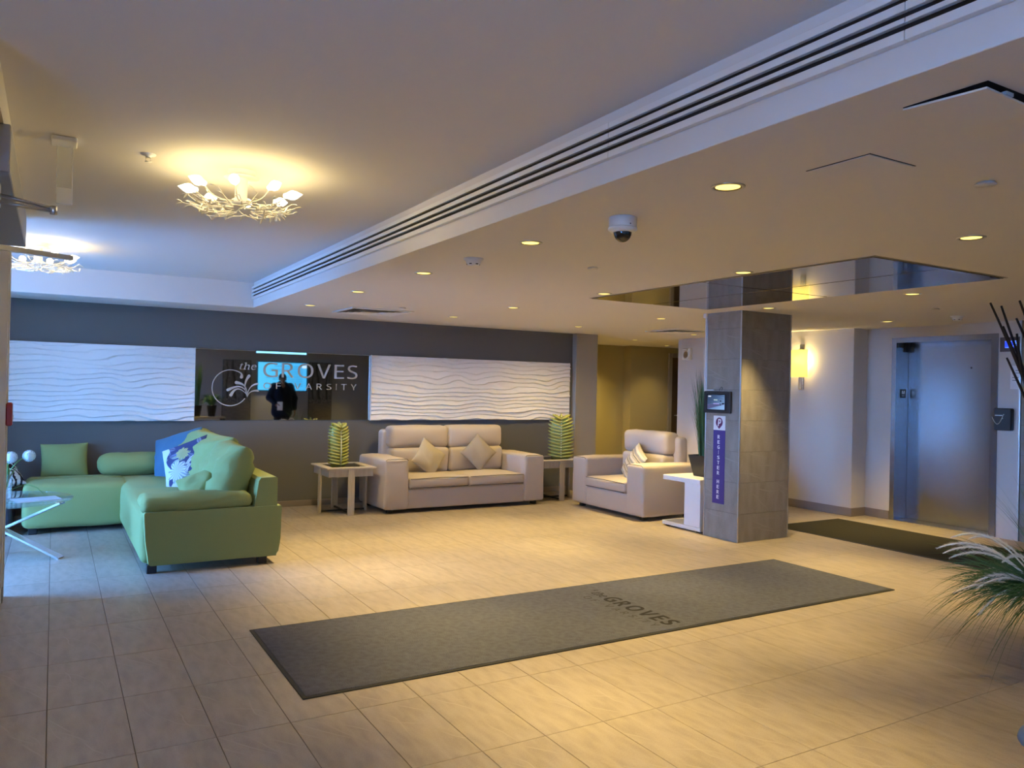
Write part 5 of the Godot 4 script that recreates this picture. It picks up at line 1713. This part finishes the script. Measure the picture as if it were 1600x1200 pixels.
# signed distance of tapered capsules joined smoothly, meshed as surface nets
func nets(st: SurfaceTool, bones: Array, cell: float, k: float):
	smooth(st)
	var lo := Vector3(1e9, 1e9, 1e9)
	var hi := -lo
	for b in bones:
		var rr: float = maxf(b[2], b[3]) + cell * 3
		lo = lo.min(b[0] - Vector3.ONE * rr).min(b[1] - Vector3.ONE * rr)
		hi = hi.max(b[0] + Vector3.ONE * rr).max(b[1] + Vector3.ONE * rr)
	var n := Vector3i(((hi - lo) / cell).ceil()) + Vector3i.ONE
	var f := PackedFloat32Array()
	f.resize(n.x * n.y * n.z)
	f.fill(1.0)
	for b in bones:
		var a: Vector3 = b[0]
		var ab: Vector3 = b[1] - a
		var l2 := maxf(ab.length_squared(), 1e-9)
		var ra: float = b[2]
		var rb: float = b[3]
		var rr := maxf(ra, rb) + cell * 2.5 + k
		var p0 := Vector3i(((a.min(b[1]) - Vector3.ONE * rr - lo) / cell).floor()).clamp(Vector3i.ZERO, n - Vector3i.ONE)
		var p1 := Vector3i(((a.max(b[1]) + Vector3.ONE * rr - lo) / cell).ceil()).clamp(Vector3i.ZERO, n - Vector3i.ONE)
		for x in range(p0.x, p1.x + 1):
			for y in range(p0.y, p1.y + 1):
				for z in range(p0.z, p1.z + 1):
					var p := lo + Vector3(x, y, z) * cell - a
					var t := clampf(p.dot(ab) / l2, 0.0, 1.0)
					var d := (p - ab * t).length() - lerpf(ra, rb, t)
					var i := (x * n.y + y) * n.z + z
					var o := f[i]
					var h := clampf(0.5 + 0.5 * (o - d) / k, 0.0, 1.0)
					f[i] = lerpf(o, d, h) - k * h * (1.0 - h)
	var vert := {}
	var step := [n.y * n.z, n.z, 1]
	for x in n.x - 1:
		for y in n.y - 1:
			for z in n.z - 1:
				var i := (x * n.y + y) * n.z + z
				var c := [f[i], f[i + 1], f[i + n.z], f[i + n.z + 1], f[i + step[0]], f[i + step[0] + 1], f[i + step[0] + n.z], f[i + step[0] + n.z + 1]]
				var neg := 0
				for v in c:
					if v < 0.0: neg += 1
				if neg == 0 or neg == 8:
					continue
				var sum := Vector3.ZERO
				var cnt := 0
				for e in [[0, 1], [2, 3], [4, 5], [6, 7], [0, 2], [1, 3], [4, 6], [5, 7], [0, 4], [1, 5], [2, 6], [3, 7]]:
					var va: float = c[e[0]]
					var vb: float = c[e[1]]
					if (va < 0.0) != (vb < 0.0):
						var t := va / (va - vb)
						var ea := Vector3((e[0] >> 2) & 1, (e[0] >> 1) & 1, e[0] & 1)
						var eb := Vector3((e[1] >> 2) & 1, (e[1] >> 1) & 1, e[1] & 1)
						sum += ea.lerp(eb, t)
						cnt += 1
				vert[i] = lo + (Vector3(x, y, z) + sum / cnt) * cell
	for i in vert:
		var z: int = i % n.z
		var y: int = (i / n.z) % n.y
		var x: int = i / (n.z * n.y)
		for ax in 3:
			var b: int = (ax + 1) % 3
			var c: int = (ax + 2) % 3
			var pos := [x, y, z]
			if pos[b] == 0 or pos[c] == 0:
				continue
			var v0 := f[i]
			var v1 := f[i + step[ax]]
			if (v0 < 0.0) == (v1 < 0.0):
				continue
			var q1: int = i - step[b]
			var q2: int = i - step[b] - step[c]
			var q3: int = i - step[c]
			if not (vert.has(q1) and vert.has(q2) and vert.has(q3)):
				continue
			if v0 < 0.0:
				quad(st, vert[i], vert[q1], vert[q2], vert[q3])
			else:
				quad(st, vert[i], vert[q3], vert[q2], vert[q1])

func hand_bones(wrist: Vector3, dir: Vector3, palm_n: Vector3, thumb_side: Vector3, curl: float) -> Array:
	var out := []
	var knuckle: Vector3 = wrist + dir * 0.085
	for i in 4:
		var off := thumb_side * (0.030 - 0.020 * i)
		out.append([wrist + off * 0.55 + dir * 0.01, knuckle + off, 0.017, 0.0125])
		var len_: float = [0.036, 0.041, 0.038, 0.030][i]
		var d := dir
		var p: Vector3 = knuckle + off
		for j in 3:
			d = (d * cos(curl) + palm_n * sin(curl)).normalized()
			var q: Vector3 = p + d * len_ * (1.0 - 0.22 * j)
			out.append([p, q, 0.0095 - 0.0008 * j, 0.0088 - 0.0009 * j])
			p = q
	var tb: Vector3 = wrist + dir * 0.025 + thumb_side * 0.028
	var t1: Vector3 = tb + (dir * 0.7 + thumb_side * 0.7).normalized() * 0.04 + palm_n * 0.012
	var t2: Vector3 = t1 + (dir + palm_n * 0.4).normalized() * 0.030
	out.append([tb, t1, 0.014, 0.0115])
	out.append([t1, t2, 0.011, 0.009])
	return out

func build_person(at: Vector3):
	# faces the mirror wall; local +z is the facing direction before the half turn
	var p := thing("person", "person in a dark navy jacket and cap holding a white paper, seen in the mirror", "person", at, PI)
	var V := func(x, y, z): return Vector3(x, y, z)
	var hl: Vector3 = Vector3(0.19, 0.93, 0.21)     # left hand in front, holding the paper
	var hr: Vector3 = Vector3(-0.29, 0.80, 0.06)
	var body := [
		[Vector3(0, 0.98, 0), Vector3(0, 1.15, 0.0), 0.115, 0.11], [Vector3(0, 1.15, 0), Vector3(0, 1.34, 0), 0.12, 0.11], [Vector3(-0.15, 1.37, 0), Vector3(0.15, 1.37, 0), 0.06, 0.06],
		[Vector3(0, 1.36, 0), Vector3(0, 1.46, 0.015), 0.06, 0.052]]
	for s in [-1.0, 1.0]:
		var elbow := Vector3(0.30 * s, 1.08, -0.02) if s < 0 else Vector3(0.30, 1.09, 0.0)
		var wrist := hr if s < 0 else hl
		body.append([Vector3(0.19 * s, 1.365, 0), elbow, 0.05, 0.04])
		body.append([elbow, wrist, 0.04, 0.026])
		body.append([Vector3(0.09 * s, 0.94, 0), Vector3(0.10 * s, 0.50, 0.01), 0.085, 0.055])
		body.append([Vector3(0.10 * s, 0.50, 0.01), Vector3(0.11 * s, 0.09, -0.01), 0.055, 0.038])
		body.append([Vector3(0.11 * s, 0.06, -0.02), Vector3(0.125 * s, 0.045, 0.13), 0.04, 0.032])
	var st := ST()
	nets(st, body, 0.02, 0.03)
	# head with brow, nose, cheeks, jaw, lips and ears
	var hc := Vector3(0, 1.545, 0.02)
	nets(st, [[Vector3(0, 1.44, 0.01), Vector3(0, 1.50, 0.015), 0.052, 0.052], [hc + Vector3(0, 0.03, -0.015), hc + Vector3(0, 0.0, 0.0), 0.080, 0.076], [hc + Vector3(0, -0.05, 0.035), hc + Vector3(0, -0.075, 0.045), 0.050, 0.038],
		[hc + Vector3(-0.032, -0.02, 0.05), hc + Vector3(0.032, -0.02, 0.05), 0.030, 0.030], [hc + Vector3(0, 0.008, 0.078), hc + Vector3(0, -0.028, 0.097), 0.009, 0.014], [hc + Vector3(-0.030, 0.020, 0.070), hc + Vector3(0.030, 0.020, 0.070), 0.012, 0.012],
		[hc + Vector3(-0.016, -0.055, 0.080), hc + Vector3(0.016, -0.055, 0.080), 0.008, 0.008], [hc + Vector3(-0.080, 0.01, 0.0), hc + Vector3(-0.083, -0.03, 0.0), 0.013, 0.010], [hc + Vector3(0.080, 0.01, 0.0), hc + Vector3(0.083, -0.03, 0.0), 0.013, 0.010]], 0.006, 0.012)
	nets(st, hand_bones(hr, Vector3(0.02, -0.98, 0.15).normalized(), Vector3(1, 0, 0.1).normalized(), Vector3(0, 0.1, 1).normalized(), 0.28), 0.0042, 0.006)
	nets(st, hand_bones(hl, Vector3(-0.75, -0.35, 0.55).normalized(), Vector3(-0.3, -0.6, -0.75).normalized(), Vector3(0.15, 0.75, 0.6).normalized(), 0.5), 0.0042, 0.006)
	obj("body", done(st), M.skin, p)
	st = ST()
	for s in [-1.0, 1.0]:
		add_lathe(st, [Vector2(0, 0.009), Vector2(0.007, 0.006), Vector2(0.0095, 0), Vector2(0.007, -0.006), Vector2(0, -0.009)], hc + Vector3(0.030 * s, 0.004, 0.079), 10)
	obj("eyes", done(st), M.hair, p)
	# jacket
	var jk := [[Vector3(0, 0.78, 0.0), Vector3(0, 1.10, 0.0), 0.175, 0.165], [Vector3(-0.09, 0.76, 0), Vector3(-0.08, 1.28, 0), 0.155, 0.135], [Vector3(0.09, 0.76, 0), Vector3(0.08, 1.28, 0), 0.155, 0.135], [Vector3(-0.17, 1.365, -0.005), Vector3(0.17, 1.365, -0.005), 0.082, 0.082],
		[Vector3(-0.05, 1.42, -0.01), Vector3(0.05, 1.42, -0.01), 0.07, 0.07]]
	for s in [-1.0, 1.0]:
		var elbow := Vector3(0.305 * s, 1.08, -0.02) if s < 0 else Vector3(0.305, 1.09, 0.0)
		var wrist := hr if s < 0 else hl
		jk.append([Vector3(0.20 * s, 1.36, 0), elbow, 0.082, 0.068])
		jk.append([elbow, elbow.lerp(wrist, 0.88), 0.068, 0.048])
	st = ST()
	nets(st, jk, 0.016, 0.035)
	var jacket := obj("jacket", done(st), M.navy, p)
	obj("zip", tube([Vector3(0, 1.38, 0.125), Vector3(0, 1.25, 0.168), Vector3(0, 0.95, 0.205), Vector3(0, 0.80, 0.19)], [0.004], 5), M.slot, jacket)
	var tr := []
	for s in [-1.0, 1.0]:
		tr.append([Vector3(0.09 * s, 0.90, 0), Vector3(0.105 * s, 0.50, 0.01), 0.105, 0.078])
		tr.append([Vector3(0.105 * s, 0.50, 0.01), Vector3(0.115 * s, 0.12, -0.01), 0.078, 0.062])
	st = ST()
	nets(st, tr, 0.016, 0.03)
	obj("trousers", done(st), M.trousers, p)
	for s in [-1.0, 1.0]:
		st = ST()
		nets(st, [[Vector3(0.115 * s, 0.050, -0.045), Vector3(0.13 * s, 0.042, 0.15), 0.048, 0.040], [Vector3(0.115 * s, 0.06, -0.03), Vector3(0.115 * s, 0.10, -0.02), 0.05, 0.05]], 0.01, 0.02)
		obj("shoe", done(st), M.black, p)
	st = ST()
	smooth(st)
	var cap := []
	for i in 9:
		var a := PI / 2 * i / 8.0
		cap.append(Vector2(0.091 * cos(a), 0.088 * sin(a)))
	cap.push_front(Vector2(0.091, -0.02))
	cap.reverse()
	add_lathe(st, cap, hc + Vector3(0, 0.042, -0.008), 24, 0.95, 1.08)
	add_soft(st, hc + Vector3(-0.062, 0.030, 0.06), hc + Vector3(0.062, 0.040, 0.150), 0.004, Vector3(0, 0.008, 0), 0.0, 0, 4)
	obj("cap", done(st), M.navy, p)
	var pp := thing("held_paper", "white folded paper held by the person in the mirror", "paper", at + Vector3(-0.115, 0.905, -0.285), 0.4)
	obj("sheet", box(Vector3(-0.06, -0.10, -0.0015), Vector3(0.06, 0.10, 0.0015), 0.0005), M.print_white, pp)
	obj("fold", box(Vector3(-0.06, -0.10, 0.002), Vector3(0.0, 0.10, 0.004), 0.0005), M.print_white, pp)
